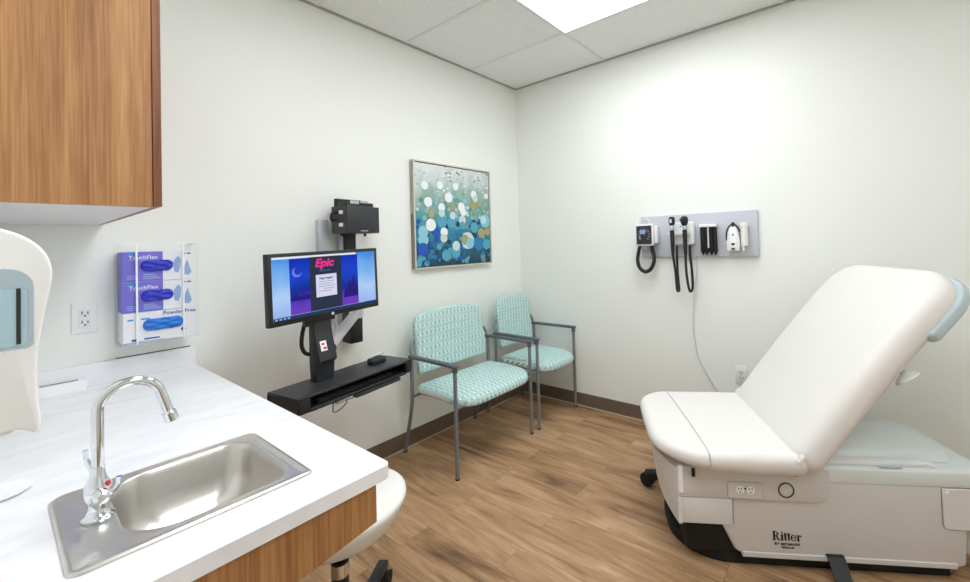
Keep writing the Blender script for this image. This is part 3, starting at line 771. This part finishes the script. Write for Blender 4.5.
obj('skyline', B().prism([(fxx(0.642), fz(.80)), (fxx(0.662), fz(.66)), (fxx(0.687), fz(.62)), (fxx(0.707), fz(.48)), (fxx(0.717), fz(.58)), (fxx(0.737), fz(.50)), (fxx(0.752), fz(.40)), (fxx(0.762), fz(.56)), (fxx(0.800), fz(.62)), (fxx(0.800), fz(.80))], y - .0009, y - .0005, plane='xz'), emit_mat('screen skyline', (44, 34, 120)), scr)
obj('hills', B().prism([(fxx(0.150), fz(.72)), (fxx(0.150), fz(.66)), (fxx(0.200), fz(.62)), (fxx(0.240), fz(.66)), (fxx(0.285), fz(.63)), (fxx(0.320), fz(.65)), (fxx(0.320), fz(.72))], y - .0009, y - .0005, plane='xz'), emit_mat('screen hills', (40, 36, 130)), scr)
obj('badge', B().cyl((.01, -.0185, -mh + .011), (.01, -.0192, -mh + .011), .007, n=14), M['pale'], t)

# black computer holder above the screen
t = thing('computer_holder', 'black box holder with small computer above the monitor', 'computer', (-1.665, -.052, 1.42), R(8))
obj('holder_shell', B().box(-.105, .112, -.155, -.14, .012, .165, .004, 2).box(-.105, -.098, -.14, -.02, .012, .165).box(.106, .112, -.14, -.02, .012, .165).box(-.098, .106, -.14, -.02, .012, .022), M['tray'], t)
obj('computer_case', B().box(-.085, .095, -.128, -.035, .024, .19, .006, 2), M['black'], t)
obj('back_bracket', B().box(-.04, .04, -.02, -.001, .0, .205).box(-.085, .1, -.03, -.012, .165, .215, .003, 1), M['black'], t)
obj('case_badge', B().box(-.065, -.01, -.134, -.129, .18, .198).box(.0, .05, -.134, -.129, .188, .2), M['silver'], t)
obj('port', B().box(-.109, -.1045, -.12, -.09, .12, .14), M['whiteb'], t)
obj('port', B().box(-.109, -.1045, -.12, -.09, .05, .07), M['whiteb'], t)
obj('plug_cable', B().tube([(-.107, -.07, .13), (-.133, -.07, .125), (-.139, -.065, .105), (-.127, -.06, .085), (-.108, -.06, .09)], .008), M['black'], t)
obj('name_tag', B().box(-.018, .03, -.1565, -.1548, .022, .028), M['silver'], t)
obj('thumbscrew', B().cyl((.06, -.09, .011), (.06, -.09, -.004), .008), M['black'], t)

# ------------------------------------------------------------------ guest chairs
def chair(label, cx, hw, bw, cy=-.30):
    t = thing('guest_chair', label, 'chair', (cx, cy, 0), 0, 'guest chairs along the back wall')
    r = .0115; yf = -.283; yr = .125; yb = .255; za = .640; xi = .03
    for s in (-1, 1):
        x = s * hw
        lf = obj('leg', B().cyl((x, yf, .006), (x, yf, za - .004), r, n=14), M['greymetal'], t)
        obj('foot_cap', B().cyl((x, yf, 0.0), (x, yf, .008), r + .002, n=14), M['black'], lf)
        lr = obj('leg', B().tube([(x, yr, za - .006), (x, yr, .55), (x, yr, .45), (x - s * xi * .05, yr + .006, .36), (x - s * xi * .4, yr + .05, .22), (x - s * xi * .85, yb - .022, .08), (x - s * xi, yb - .001, .006)], r, n=14), M['greymetal'], t)
        obj('foot_cap', B().cyl((x - s * xi, yb, 0.0), (x - s * xi, yb - .001, .008), r + .002, n=14), M['black'], lr)
        ar = B().prism(rrect(x - .019, x + .019, yf - .02, yr + .02, .014, 4), za - .004, za + .014, bev=.005, seg=2)
        a_ = obj('armrest', ar, M['arm'], t)
        obj('arm_joint', B().cyl((x, yf, za - .03), (x, yf, za - .002), r + .004, n=14), M['arm'], a_)
    sf = B()
    for yy, zz in ((yf + .02, .402), (yr - .02, .402)): sf.cyl((-hw, yy if yy > 0 else yf, zz), (hw, yy if yy > 0 else yf, zz), .009, n=10)
    for s in (-1, 1): sf.cyl((s * hw * .8, yf, .402), (s * hw * .8, yr, .402), .009, n=10)
    obj('seat_frame', sf, M['greymetal'], t)
    sh = hw - .008
    ol = dense(rrect(-sh, sh, yf - .048, yr - .015, [.13, .13, .05, .05], 8), .03)
    def bow(v):  # front edge bows forward, waterfall drop at the front
        k = max(0, (-v.y - .1) / .22); q = 1 - (v.x / sh) ** 2
        return (v.x, v.y - .02 * q * k, v.z - .022 * k * k)
    obj('seat', B().pad(ol, .414, .468, .024, crown=.010, bottom_r=.020, fn=bow), M['fabS'], t, angle=70)
    bh_ = .192
    ol = dense(rrect(-bw, bw, -bh_, bh_, [.03, .03, .085, .085], 8), .03)
    tilt = R(-6)
    def bend(v):
        x, z, d = v.x, v.y, v.z
        if z > 0: z += .014 * (1 - (x / bw) ** 2) * (z / bh_)
        d = d - .02 * (x / bw) ** 2 * 0 + .022 * (x / bw) ** 2
        Y = -d; zz = z
        return (x, Y * math.cos(tilt) - zz * math.sin(tilt), Y * math.sin(tilt) + zz * math.cos(tilt))
    bk = obj('backrest', B().pad(ol, -.022, .020, .016, crown=.004, fn=bend), M['fabB'], t, angle=70, loc=(0, yr + .036, .707))
    for s in (-1, 1):
        bf = B().tube([(s * hw, yr, .50), (s * hw, yr, .60), (s * (hw - .012), yr + .02, .70), (s * (bw - .03), yr + .038, .76)], .009, n=10)
        obj('back_frame', bf, M['greymetal'], t)
    return t
chair('extra-wide teal woven guest chair beside the workstation tray', -.975, .345, .305)
chair('narrower teal woven guest chair in the room corner', -.297, .246, .203)

# ------------------------------------------------------------------ diagnostic wall board and instruments (right wall)
def wb(name, label, cat, y, z, group=None): return thing(name, label, cat, (0, y, z), -PI / 2, group)
t = wb('diagnostic_board', 'lilac grey wall board carrying medical instruments near the exam table', 'board', -1.578, 1.363)
obj('board_panel', B().box(-.387, .387, -.030, -.001, -.147, .147, .006, 2), M['board'], t)
# blood pressure gauge
t = wb('blood_pressure_gauge', 'square blood pressure gauge with a looped black tube on the board', 'gauge', -1.250, 1.373)
obj('gauge_housing', B().box(-.068, .068, -.115, -.085, -.075, .082, .012, 3).box(-.045, .085, -.085, -.031, -.06, .065, .01, 2), M['white'], t)
obj('dial', B().box(-.056, .056, -.1165, -.1152, -.063, .068, .003, 1), M['slot'], t, label='dark square dial')
dm = B()
for k in range(11):
    a = R(225 - 27 * k)
    dm.box(-.002, .002, -.1172, -.1164, -.006, .006, mtx=Matrix.Translation((.04 * math.cos(a), 0, .003 + .04 * math.sin(a))) @ Matrix.Rotation(-a + PI / 2, 4, 'Y'))
dm.box(-.03, .01, -.1172, -.1164, .01, .04).box(-.035, -.028, -.1172, -.1164, -.03, .0)
obj('dial_marks', dm, M['tpale'], t)
obj('needle', B().box(-.0015, .0015, -.1178, -.1171, -.004, .042, mtx=Matrix.Rotation(R(30), 4, 'Y')), M['red'], t)
obj('clear_handle', B().tube([(-.03, -.095, .082), (-.032, -.095, .105), (0, -.095, .118), (.03, -.095, .105), (.032, -.095, .082)], .006), M['pale'], t)
obj('coiled_tube', B().tube([(-.052, -.06, -.06), (-.066, -.062, -.11), (-.075, -.07, -.18), (-.06, -.07, -.235), (-.02, -.07, -.262), (.02, -.07, -.245), (.045, -.07, -.20), (.048, -.065, -.15), (.035, -.06, -.10), (.03, -.06, -.06)], .0135, n=10), M['black'], t)
obj('tube_stub', B().cyl((-.012, -.07, -.06), (-.012, -.07, -.10), .012), M['pale'], t)
# instrument handle holder
t = wb('instrument_holder', 'white two-handle holder box carrying two black scopes on the diagnostic board', 'holder', -1.50, 1.375)
obj('holder_body', B().box(-.05, .085, -.075, -.031, -.075, .08, .012, 3), M['white'], t)
obj('cradle', B().box(-.085, .065, -.115, -.075, -.012, .01, .006, 2), M['pale'], t)
obj('indicator', B().cyl((.0, -.0775, .05), (.0, -.0748, .05), .005, n=10), M['tblue'], t)
def handle(name, label, dx, cat, kind):
    t = wb(name, label, cat, -1.46 - dx, 1.375)
    ox, oy = 0.0, -.135
    if kind == 'oto':
        h = B().lathe([(.004, -.03), (.018, -.026), (.0215, 0), (.018, .026), (.004, .03)], (ox, oy + .002, .088), (0, 0, 1), n=18)
        obj('viewing_head', h, M['black'], t)
        obj('lens_window', B().box(-.007, .007, -.1572, -.1555, .076, .1, .0006, 1), M['pale'], t)
    else:
        h = B().lathe([(.01, .05), (.018, .058), (.024, .075), (.026, .095), (.02, .112), (.006, .118)], (ox, oy, 0), (0, 0, 1), n=18).cyl((0, oy - .02, .09), (-.012, oy - .045, .092), .012, .007)
        obj('viewing_head', h, M['black'], t)
    obj('neck', B().lathe([(.009, .022), (.012, .028), (.012, .05), (.008, .058)], (ox, oy, 0), n=16), M['chrome'], t)
    obj('collar', B().lathe([(.011, .006), (.015, .010), (.014, .024), (.009, .026)], (ox, oy, 0), n=16), M['black'], t)
    obj('handle', B().lathe([(.006, -.145), (.0105, -.14), (.014, -.06), (.014, -.02), (.015, .006)], (ox, oy, 0), n=16), M['black'], t)
    if kind == 'oto':
        pts = [(ox, oy, -.14), (ox + .002, oy + .01, -.19), (ox + .006, oy + .02, -.26), (ox + .010, oy + .020, -.34), (ox + .012, oy + .025, -.385), (ox + .020, oy + .04, -.380), (ox + .012, oy + .05, -.30), (ox + .006, oy + .06, -.2), (ox + .004, oy + .07, -.08)]
    else:
        pts = [(ox, oy, -.14), (ox - .004, oy + .01, -.19), (ox - .004, oy + .02, -.28), (ox + .004, oy + .025, -.36), (ox + .014, oy + .03, -.388), (ox + .026, oy + .04, -.36), (ox + .022, oy + .05, -.25), (ox + .012, oy + .06, -.16), (ox + .008, oy + .07, -.08)]
    obj('cord', B().tube(pts, .0085, n=8), M['black'], t)
handle('otoscope', 'black scope with a narrow oval windowed head on the handle holder', 0.0, 'medical scope', 'oto')
handle('ophthalmoscope', 'black scope with a wide round head on the handle holder', .085, 'medical scope', 'oph')
# ear-tip dispenser
t = wb('specula_dispenser', 'dispenser of black ear tips in four tubes on the board', 'dispenser', -1.678, 1.335)
obj('cap', B().box(-.055, .055, -.085, -.031, .078, .098, .004, 2), M['white'], t)
obj('spine', B().box(-.052, .052, -.045, -.031, -.085, .078, .003, 1).box(-.004, .004, -.078, -.045, -.06, .078), M['pale'], t)
for i, x in enumerate((-.040, -.0145, .0145, .040)):
    tb = obj('tip_tube', B().cyl((x, -.062, -.085), (x, -.062, .0775), .0142, n=14), M['blackm'], t)
    obj('ear_tip', B().lathe([(.0115, 0), (.010, -.006), (.004, -.022)], (x, -.062, -.085), n=12), M['blackm'], tb)
# thermometer
t = wb('wall_thermometer', 'white electronic thermometer beside a probe cylinder on the diagnostic board', 'thermometer', -1.835, 1.340)
obj('thermometer_body', B().prism([(-.042, -.085), (.03, -.085), (.034, -.03), (.026, .03), (.012, .068), (-.02, .068), (-.036, .03), (-.045, -.03)], -.085, -.031, plane='xz', bev=.006), M['white'], t)
obj('front_panel', B().prism([(-.022, -.06), (.014, -.06), (.014, .05), (.004, .06), (-.014, .06), (-.022, .05)], -.0885, -.0845, plane='xz'), M['whiteb'], t)
obj('display', B().box(-.014, .006, -.0895, -.0883, -.05, -.036).box(-.008, .002, -.0895, -.0883, .012, .022).box(-.014, .006, -.0895, -.0883, -.078, -.068), M['slot'], t)
obj('cord', B().tube([(-.004, -.07, .09), (-.03, -.075, .065), (-.042, -.08, .03), (-.043, -.08, -.02)], .005).tube([(-.004, -.07, .09), (.022, -.075, .066), (.036, -.075, .035)], .005).cyl((-.004, -.07, .062), (-.004, -.07, .096), .009), M['black'], t)
obj('probe_well', B().cyl((.058, -.062, -.055), (.058, -.062, .07), .021, n=18).cyl((.058, -.062, .0705), (.058, -.062, .092), .026, .022, n=18).cyl((.05, -.062, -.085), (.05, -.062, -.055), .008), M['cream'], t)
# supply cord down the wall
cd = B().tube([(-.008, -1.585, 1.22), (-.009, -1.578, 1.12), (-.009, -1.560, 1.0), (-.009, -1.545, .86), (-.009, -1.540, .72), (-.009, -1.550, .62), (-.009, -1.57, .52), (-.009, -1.63, .41), (-.009, -1.69, .31), (-.009, -1.74, .22), (-.012, -1.78, .10)], .0048, n=8)
tag(obj('power_cord', cd, M['pale']), 'pale grey cord hanging down the wall below the diagnostic board', 'cord')

# ------------------------------------------------------------------ exam table (its own frame: x towards the head, -y towards the viewer)
t = thing('exam_table', 'ivory upholstered exam table with raised backrest on a moulded base', 'exam table', (-.705, -2.139, 0), -PI / 3)
ET = t
NY = -.29
# black floor plinth
pl = dense(rrect(-.535, .50, -.262, .262, [.22, .02, .02, .22], 10), .05)
obj('floor_plinth', B().rings([[Vector((x, y, .002)) for x, y in pl], [Vector((x, y, .032)) for x, y in pl], [Vector((x * .99 + .005, y * .985, .042)) for x, y in pl]]), M['blackm'], t)
obj('pedestal', B().box(-.50, -.28, -.265, .265, .040, .30, .02, 2), M['blackm'], t)
# main shell: near side with a sloped lower left corner
sh = [(-.365, .364), (-.36, .175), (-.312, .075), (-.295, .062), (.50, .052), (.53, .06), (.55, .364)]
obj('base_shell', B().prism(sh, NY, -NY, plane='xz', bev=.012, seg=3), M['shell'], t)
obj('lower_trim', B().box(-.285, .495, NY - .004, NY + .02, .050, .072, .003, 1), M['shell'], t)
# lid with a sloping far side and raised platform
lidp = [(NY - .004, .358), (-NY, .345), (-NY, .37), (.11, .424), (NY + .015, .424), (NY - .002, .415)]
obj('base_lid', B().prism(lidp, -.28, .62, plane='yz', bev=.006, seg=2), M['lid'], t)
obj('lid_strip', B().box(.02, .415, NY + .012, NY + .05, .424, .440, .004, 2).prism([(.415, .425), (.415, .438), (.455, .426)], NY + .012, NY + .05, plane='xz'), M['white'], t)
obj('lid_platform', B().prism([(-.238, .424), (-.215, .455), (-.19, .462), (.06, .462), (.095, .45), (.11, .424)], .0, .530, plane='yz', bev=.008, seg=3), M['lid'], t)
obj('recessed_pull', B().prism(rrect(.24, .325, NY + .0, NY + .032, .012, 5), .4235, .4262), M['backsh'], t)
# access cover at the head end of the near side
obj('access_cover', B().prism(rrect(.452, .56, .20, .355, [.02, .02, .004, .004], 5), NY - .006, NY + .004, plane='xz', bev=.002, seg=1), M['shellw'], t)
obj('cover_seam', B().prism(rrect(.4505, .5615, .1985, .3565, [.021, .021, .004, .004], 5), NY - .0035, NY + .003, plane='xz'), M['shade'], t)
obj('cover_screw', B().cyl((.468, NY - .0075, .342), (.468, NY - .005, .342), .007, n=12), M['whiteb'], t)
obj('head_end', B().box(.55, .66, NY + .03, -NY - .03, .08, .36, .02, 3), M['shell'], t)
obj('head_socket', B().cyl((.585, NY + .0, .19), (.585, NY + .035, .19), .022, n=16), M['black'], t)
# seat frame and its near panel
fr = [(-.53, .284), (.004, .284), (.024, .289), (.038, .299), (.048, .316), (.052, .336), (.052, .408), (-.525, .408)]
fr_o = obj('seat_frame', B().prism(fr, NY - .012, -NY, plane='xz', bev=.004, seg=2), M['shell'], t)
op_ = obj('outlet_plate', B().prism(rrect(-.335, -.203, .290, .354, .008, 4), NY - .0155, NY - .0115, plane='xz', bev=.001, seg=1), M['shell'], fr_o)
obj('plate_seam', B().prism(rrect(-.3365, -.2015, .2885, .3555, .009, 4), NY - .0135, NY - .0115, plane='xz'), M['shade'], op_)
o_ = B()
for x in (-.288, -.248): o_.cyl((x, NY - .0165, .324), (x, NY - .015, .324), .0155, n=20)
obj('outlet_face', o_, M['whiteb'], fr_o)
o_ = B()
for x in (-.288, -.248):
    o_.box(x - .007, x - .004, NY - .0175, NY - .0164, .325, .334).box(x + .004, x + .007, NY - .0175, NY - .0164, .325, .334).cyl((x, NY - .0175, .316), (x, NY - .0164, .316), .003, n=8)
o_.cyl((-.268, NY - .017, .330), (-.268, NY - .0152, .330), .004, n=8)
obj('outlet_slots', o_, M['ink'], fr_o)
obj('round_socket', B().lathe([(.030, 0), (.0305, .0025), (.026, .003), (.0255, .0008)], (-.113, NY - .012, .329), (0, -1, 0), n=28, cap=False).lathe([(.001, .0022), (.024, .0022), (.0258, .001)], (-.113, NY - .012, .329), (0, -1, 0), n=28, cap=False, mi=1), [M['ink'], M['shell']], fr_o)
obj('latch', B().tube([(-.468, NY - .016, .405), (-.468, NY - .02, .39), (-.468, NY - .018, .375)], .0075, n=10), M['black'], fr_o, label='small black latch')
# foot drawer and white front fascia, slightly bowed
obj('drawer', B().box(-.525, -.318, NY - .010, -NY, .178, .283, .004, 2), M['shellw'], t)
obj('drawer_gap_shade', B().box(-.3178, -.312, NY - .003, NY + .01, .178, .283), M['shade'], t)  # grey strip paints the edge shadow in the gap beside the drawer
def bowed(z0, z1, th):
    o = []
    for k in range(13):
        yy = NY - .012 + (-2 * NY + .012) * k / 12
        o.append((-.530 - .034 * (1 - ((k - 6) / 6) ** 2), yy))
    poly = o + [(x + th, yy) for x, yy in o[::-1]]
    return poly
def leaning(z0, z1):
    # the fascia leans out towards its top and bows in the middle
    rs = []
    for z in (z0, z1):
        p = bowed(0, 0, .014); k = max(0, (z - .16) / .24)
        rs.append([Vector((x - .040 * k * (1 if i < 13 else .6) * min(1, (y - NY + .02) / .15), y, z + .012 * k * min(1, (y - NY) / .3))) for i, (x, y) in enumerate(p)])
    return rs
obj('front_fascia', B().rings(leaning(.287, .398)), M['shellw'], t, label='white front fascia')
obj('drawer_front', B().rings(leaning(.176, .284)), M['shellw'], t)
obj('fascia_corner', B().cyl((-.517, NY - .008, .305), (-.517, NY - .008, .412), .011, n=12), M['whiteb'], t)
# caster at the far foot corner
obj('caster', B().cyl((-.60, .25, .040), (-.575, .28, .040), .036, n=20).box(-.60, -.53, .23, .29, .045, .085, .012, 2), M['blackm'], t)
# seat cushion
so = dense(rrect(-.612, -.045, -.366, .352, [.22, .03, .025, .15], 10), .03)
def seatfn(v):
    x = v.x
    k = (v.y + .003) / .355
    if x < -.4: x = x - .012 * (1 - k * k) * ((-.4 - x) / .21)
    z = v.z
    if x < -.25 and z < .455: z += .032 * ((-.25 - x) / .36) * (.455 - z) / .055
    return (x, v.y, z)
so_o = obj('seat_cushion', B().pad(so, .400, .492, .034, crown=.010, bottom_r=.05, fn=seatfn), M['vinyl'], t, angle=70)
sm_y = [(-.3655, .425), (-.3665, .445), (-.366, .462), (-.357, .4815), (-.332, .4925), (-.2, .4985), (0, .502), (.2, .4985), (.316, .4925), (.342, .4815), (.352, .46)]
sm = B().tube([(-.412 - .05 * (yy + .366) / .72, yy, zz) for yy, zz in sm_y], .0028, n=6)
obj('seam', sm, M['seam'], so_o)
# backrest: cushion along a plane raised by 51 degrees
BA = R(51)
bo = dense(rrect(-.03, .925, -.372, .352, [.075, .15, .17, .02], 10), .03)
def backfn(v):
    s, yy, d = v.x, v.y, v.z      # d is depth above the back face
    lift = .012 * math.sin(PI * s / .92)
    d2 = d - .0 + lift
    return (-.038 + s * math.cos(BA) - d2 * math.sin(BA), yy, .435 + s * math.sin(BA) + d2 * math.cos(BA))
bk = obj('backrest', B().pad(bo, -.036, .082, .055, crown=.008, bottom_r=.045, fn=backfn), M['vinyl'], t, angle=70)
ol = dense(rrect(.655, .936, -.383, .362, [.03, .15, .16, .03], 10), .03)
obj('back_shell', B().pad(ol, -.043, .000, .012, fn=backfn), M['backsh'], t, angle=60, label='pale blue grey shell behind the headrest')
obj('back_board', B().pad(dense(rrect(.04, .66, -.30, .292, .03, 6), .04), -.050, -.034, .006, fn=lambda v: backfn(v)), M['shell'], t)
ctr = Vector(backfn(Vector((.515, -.30, -.045)))); nrm = Vector((math.sin(BA), 0, -math.cos(BA)))
hd = obj('paper_roll_holder', B().cyl(ctr, ctr + nrm * .035, .012, .010), M['backsh'], t)
obj('holder_disc', B().lathe([(.001, .024), (.016, .026), (.034, .034), (.046, .045), (.045, .049), (.032, .040), (.001, .031)], ctr, (.50, -.40, -.77), cap=False), M['white'], hd)
# crease gather at the hinge
obj('hinge_fold', B().pad(dense(rrect(-.03, .03, -.012, .012, .011, 5), .006), 0, .012, .005, fn=lambda v: (-.086 + v.x * .55 + v.y * .5, -.360 - v.y * .8, .476 + v.z * 1.2 + v.x * .5 - abs(v.y) * .5 + .003 * math.sin(v.x * 220))), M['vinyl'], t, angle=70)
# maker's name on the side: serif lettering built stroke by stroke
def serif_word(sc):
    b = B(); y0, y1 = NY - .0012, NY + .001
    def poly(p, ox): b.prism([(ox + x * sc, z * sc) for x, z in p], y0, y1, plane='xz')
    def arcp(cx, cz, rx, rz, a0, a1, w, ox, w2=None, n=12):
        w2 = w if w2 is None else w2
        o = []; i_ = []
        for k in range(n + 1):
            a = R(a0 + (a1 - a0) * k / n)
            ww = w2 + (w - w2) * abs(math.cos(a))
            o.append((cx + rx * math.cos(a), cz + rz * math.sin(a))); i_.append((cx + (rx - ww) * math.cos(a), cz + (rz - w2) * math.sin(a)))
        poly(o + i_[::-1], ox)
    def rc(x0, x1, z0, z1, ox): poly([(x0, z0), (x1, z0), (x1, z1), (x0, z1)], ox)
    x = 0
    rc(.09, .32, 0, 1, x); rc(0, .39, 0, .06, x); rc(0, .30, .94, 1, x); arcp(.32, .73, .34, .27, -90, 90, .19, x, .06); rc(.25, .34, .94, 1, x); rc(.25, .34, .46, .52, x)
    poly([(.34, .48), (.50, .48), (.80, .05), (.88, .05), (.88, 0), (.62, 0)], x)
    x += .86 * sc
    rc(.07, .28, 0, .66, x); rc(0, .32, 0, .05, x); rc(0, .2, .61, .66, x); arcp(.16, .86, .09, .09, 0, 360, .088, x, .088)
    x += .34 * sc
    for _ in range(2):
        rc(.07, .27, .10, .82, x); rc(0, .34, .60, .66, x); poly([(.08, .66), (.02, .66), (.10, .84), (.16, .86), (.2, .66)], x); arcp(.25, .13, .17, .13, 180, 300, .15, x, .05)
        x += .36 * sc
    arcp(.30, .33, .30, .35, 40, 335, .16, x, .06); rc(.06, .56, .34, .40, x); arcp(.30, .33, .30, .35, 0, 60, .15, x, .06)
    x += .62 * sc
    rc(.07, .28, 0, .66, x); rc(0, .34, 0, .05, x); rc(0, .2, .61, .66, x); arcp(.36, .46, .16, .2, 40, 150, .06, x, .08); arcp(.45, .55, .08, .09, 0, 360, .078, x, .078)
    return b, x + .56 * sc
sb, wd = serif_word(.036)
nm = obj('maker_name', sb, M['ink'], t, label='black maker name lettering'); nm.location = (-.168, 0, .122)
text('maker_line', 'BY MIDMARK', .0135, M['ink'], t, (-.112, NY - .0006, .108), (PI / 2, 0, 0), bold=.0003, extrude=.0008, sx=1.22)
text('maker_line', 'VERSAILLES', .0085, M['ink'], t, (-.112, NY - .0006, .095), (PI / 2, 0, 0), bold=.0002, extrude=.0008, sx=1.2)
# flat black strap coming out under the near side onto the floor
stp = B()
pf = [(-.25, .074), (-.302, .073), (-.318, .060), (-.345, .022), (-.375, .006), (-.55, .004)]
poly = pf + [(a, c + .007) for a, c in pf[::-1]]
stp.prism(poly, .028, .092, plane='yz', bev=.001, seg=1)
tag_ = obj('foot_strap', stp, M['black'], t, label='flat black strap at the base')

# ------------------------------------------------------------------ stool tucked under the worktop
t = thing('stool', 'round white seated rolling stool under the worktop', 'stool', (-2.272, -1.112, 0))
SZ = .545
obj('seat', B().lathe([(.001, SZ - .105), (.10, SZ - .105), (.135, SZ - .10), (.158, SZ - .085), (.178, SZ - .06), (.196, SZ - .028), (.205, SZ - .008), (.203, SZ + .002), (.192, SZ + .010), (.12, SZ + .015), (.001, SZ + .016)], n=48, cap=False), M['vinyl2'], t, angle=60)
obj('gas_lift', B().cyl((0, 0, .30), (0, 0, SZ - .105), .017).cyl((0, 0, .10), (0, 0, .36), .026).cyl((0, 0, SZ - .12), (0, 0, SZ - .105), .05), M['black'], t)
obj('lift_band', B().cyl((0, 0, .315), (0, 0, .355), .0272), M['chrome'], t)
hub = obj('base_hub', B().lathe([(.03, .07), (.045, .08), (.045, .115), (.028, .125)]), M['black'], t)
for k in range(5):
    a = R(37 + 72 * k); d = Vector((math.cos(a), math.sin(a), 0)); s = Vector((-d.y, d.x, 0))
    b = B(); bar(b, d * .03 + Vector((0, 0, .098)), d * .355 + Vector((0, 0, .085)), .042, .028, .008)
    lg = obj('leg', b, M['black'], t)
    c = d * .348
    w_ = B()
    for q in (-1, 1): w_.cyl(c + s * q * .008 + Vector((0, 0, .028)), c + s * q * .026 + Vector((0, 0, .028)), .0275, n=18)
    w_.cyl(c + Vector((0, 0, .045)), c + Vector((0, 0, .075)), .01)
    obj('caster', w_, M['blackm'], lg)

# ------------------------------------------------------------------ world, camera, view
w = bpy.data.worlds.new('World'); bpy.context.scene.world = w; w.use_nodes = True
w.node_tree.nodes['Background'].inputs[0].default_value = (1, 1, 1, 1)
w.node_tree.nodes['Background'].inputs[1].default_value = 0.0

cam_d = bpy.data.cameras.new('camera'); cam = bpy.data.objects.new('camera', cam_d); C.objects.link(cam)
yaw, pit, rol, fpx, ppx, ppy = 0.920100215, 0.0220032262, -0.0314635597, 417.336526, 537.953437, 233.444105
f = Vector((math.sin(yaw) * math.cos(pit), math.cos(yaw) * math.cos(pit), math.sin(pit)))
r = Vector((math.cos(yaw), -math.sin(yaw), 0)); u = r.cross(f)
r2 = r * math.cos(rol) + u * math.sin(rol); u2 = -r * math.sin(rol) + u * math.cos(rol)
m = Matrix(((r2.x, u2.x, -f.x, -2.94336716), (r2.y, u2.y, -f.y, -2.45285942), (r2.z, u2.z, -f.z, 1.34543709), (0, 0, 0, 1)))
cam.matrix_world = m
cam_d.sensor_fit = 'HORIZONTAL'; cam_d.sensor_width = 36.0; cam_d.lens = fpx / 970.0 * 36.0
cam_d.shift_x = (485.0 - ppx) / 970.0; cam_d.shift_y = (ppy - 291.0) / 970.0
cam_d.clip_start = 0.02
sc = bpy.context.scene; sc.camera = cam
sc.view_settings.view_transform = 'Standard'; sc.view_settings.look = 'None'
sc.view_settings.exposure = 0.0; sc.view_settings.gamma = 1.0; sc.view_settings.use_curve_mapping = False
sc.cycles.use_denoising = True
sc.cycles.max_bounces = 10; sc.cycles.diffuse_bounces = 6
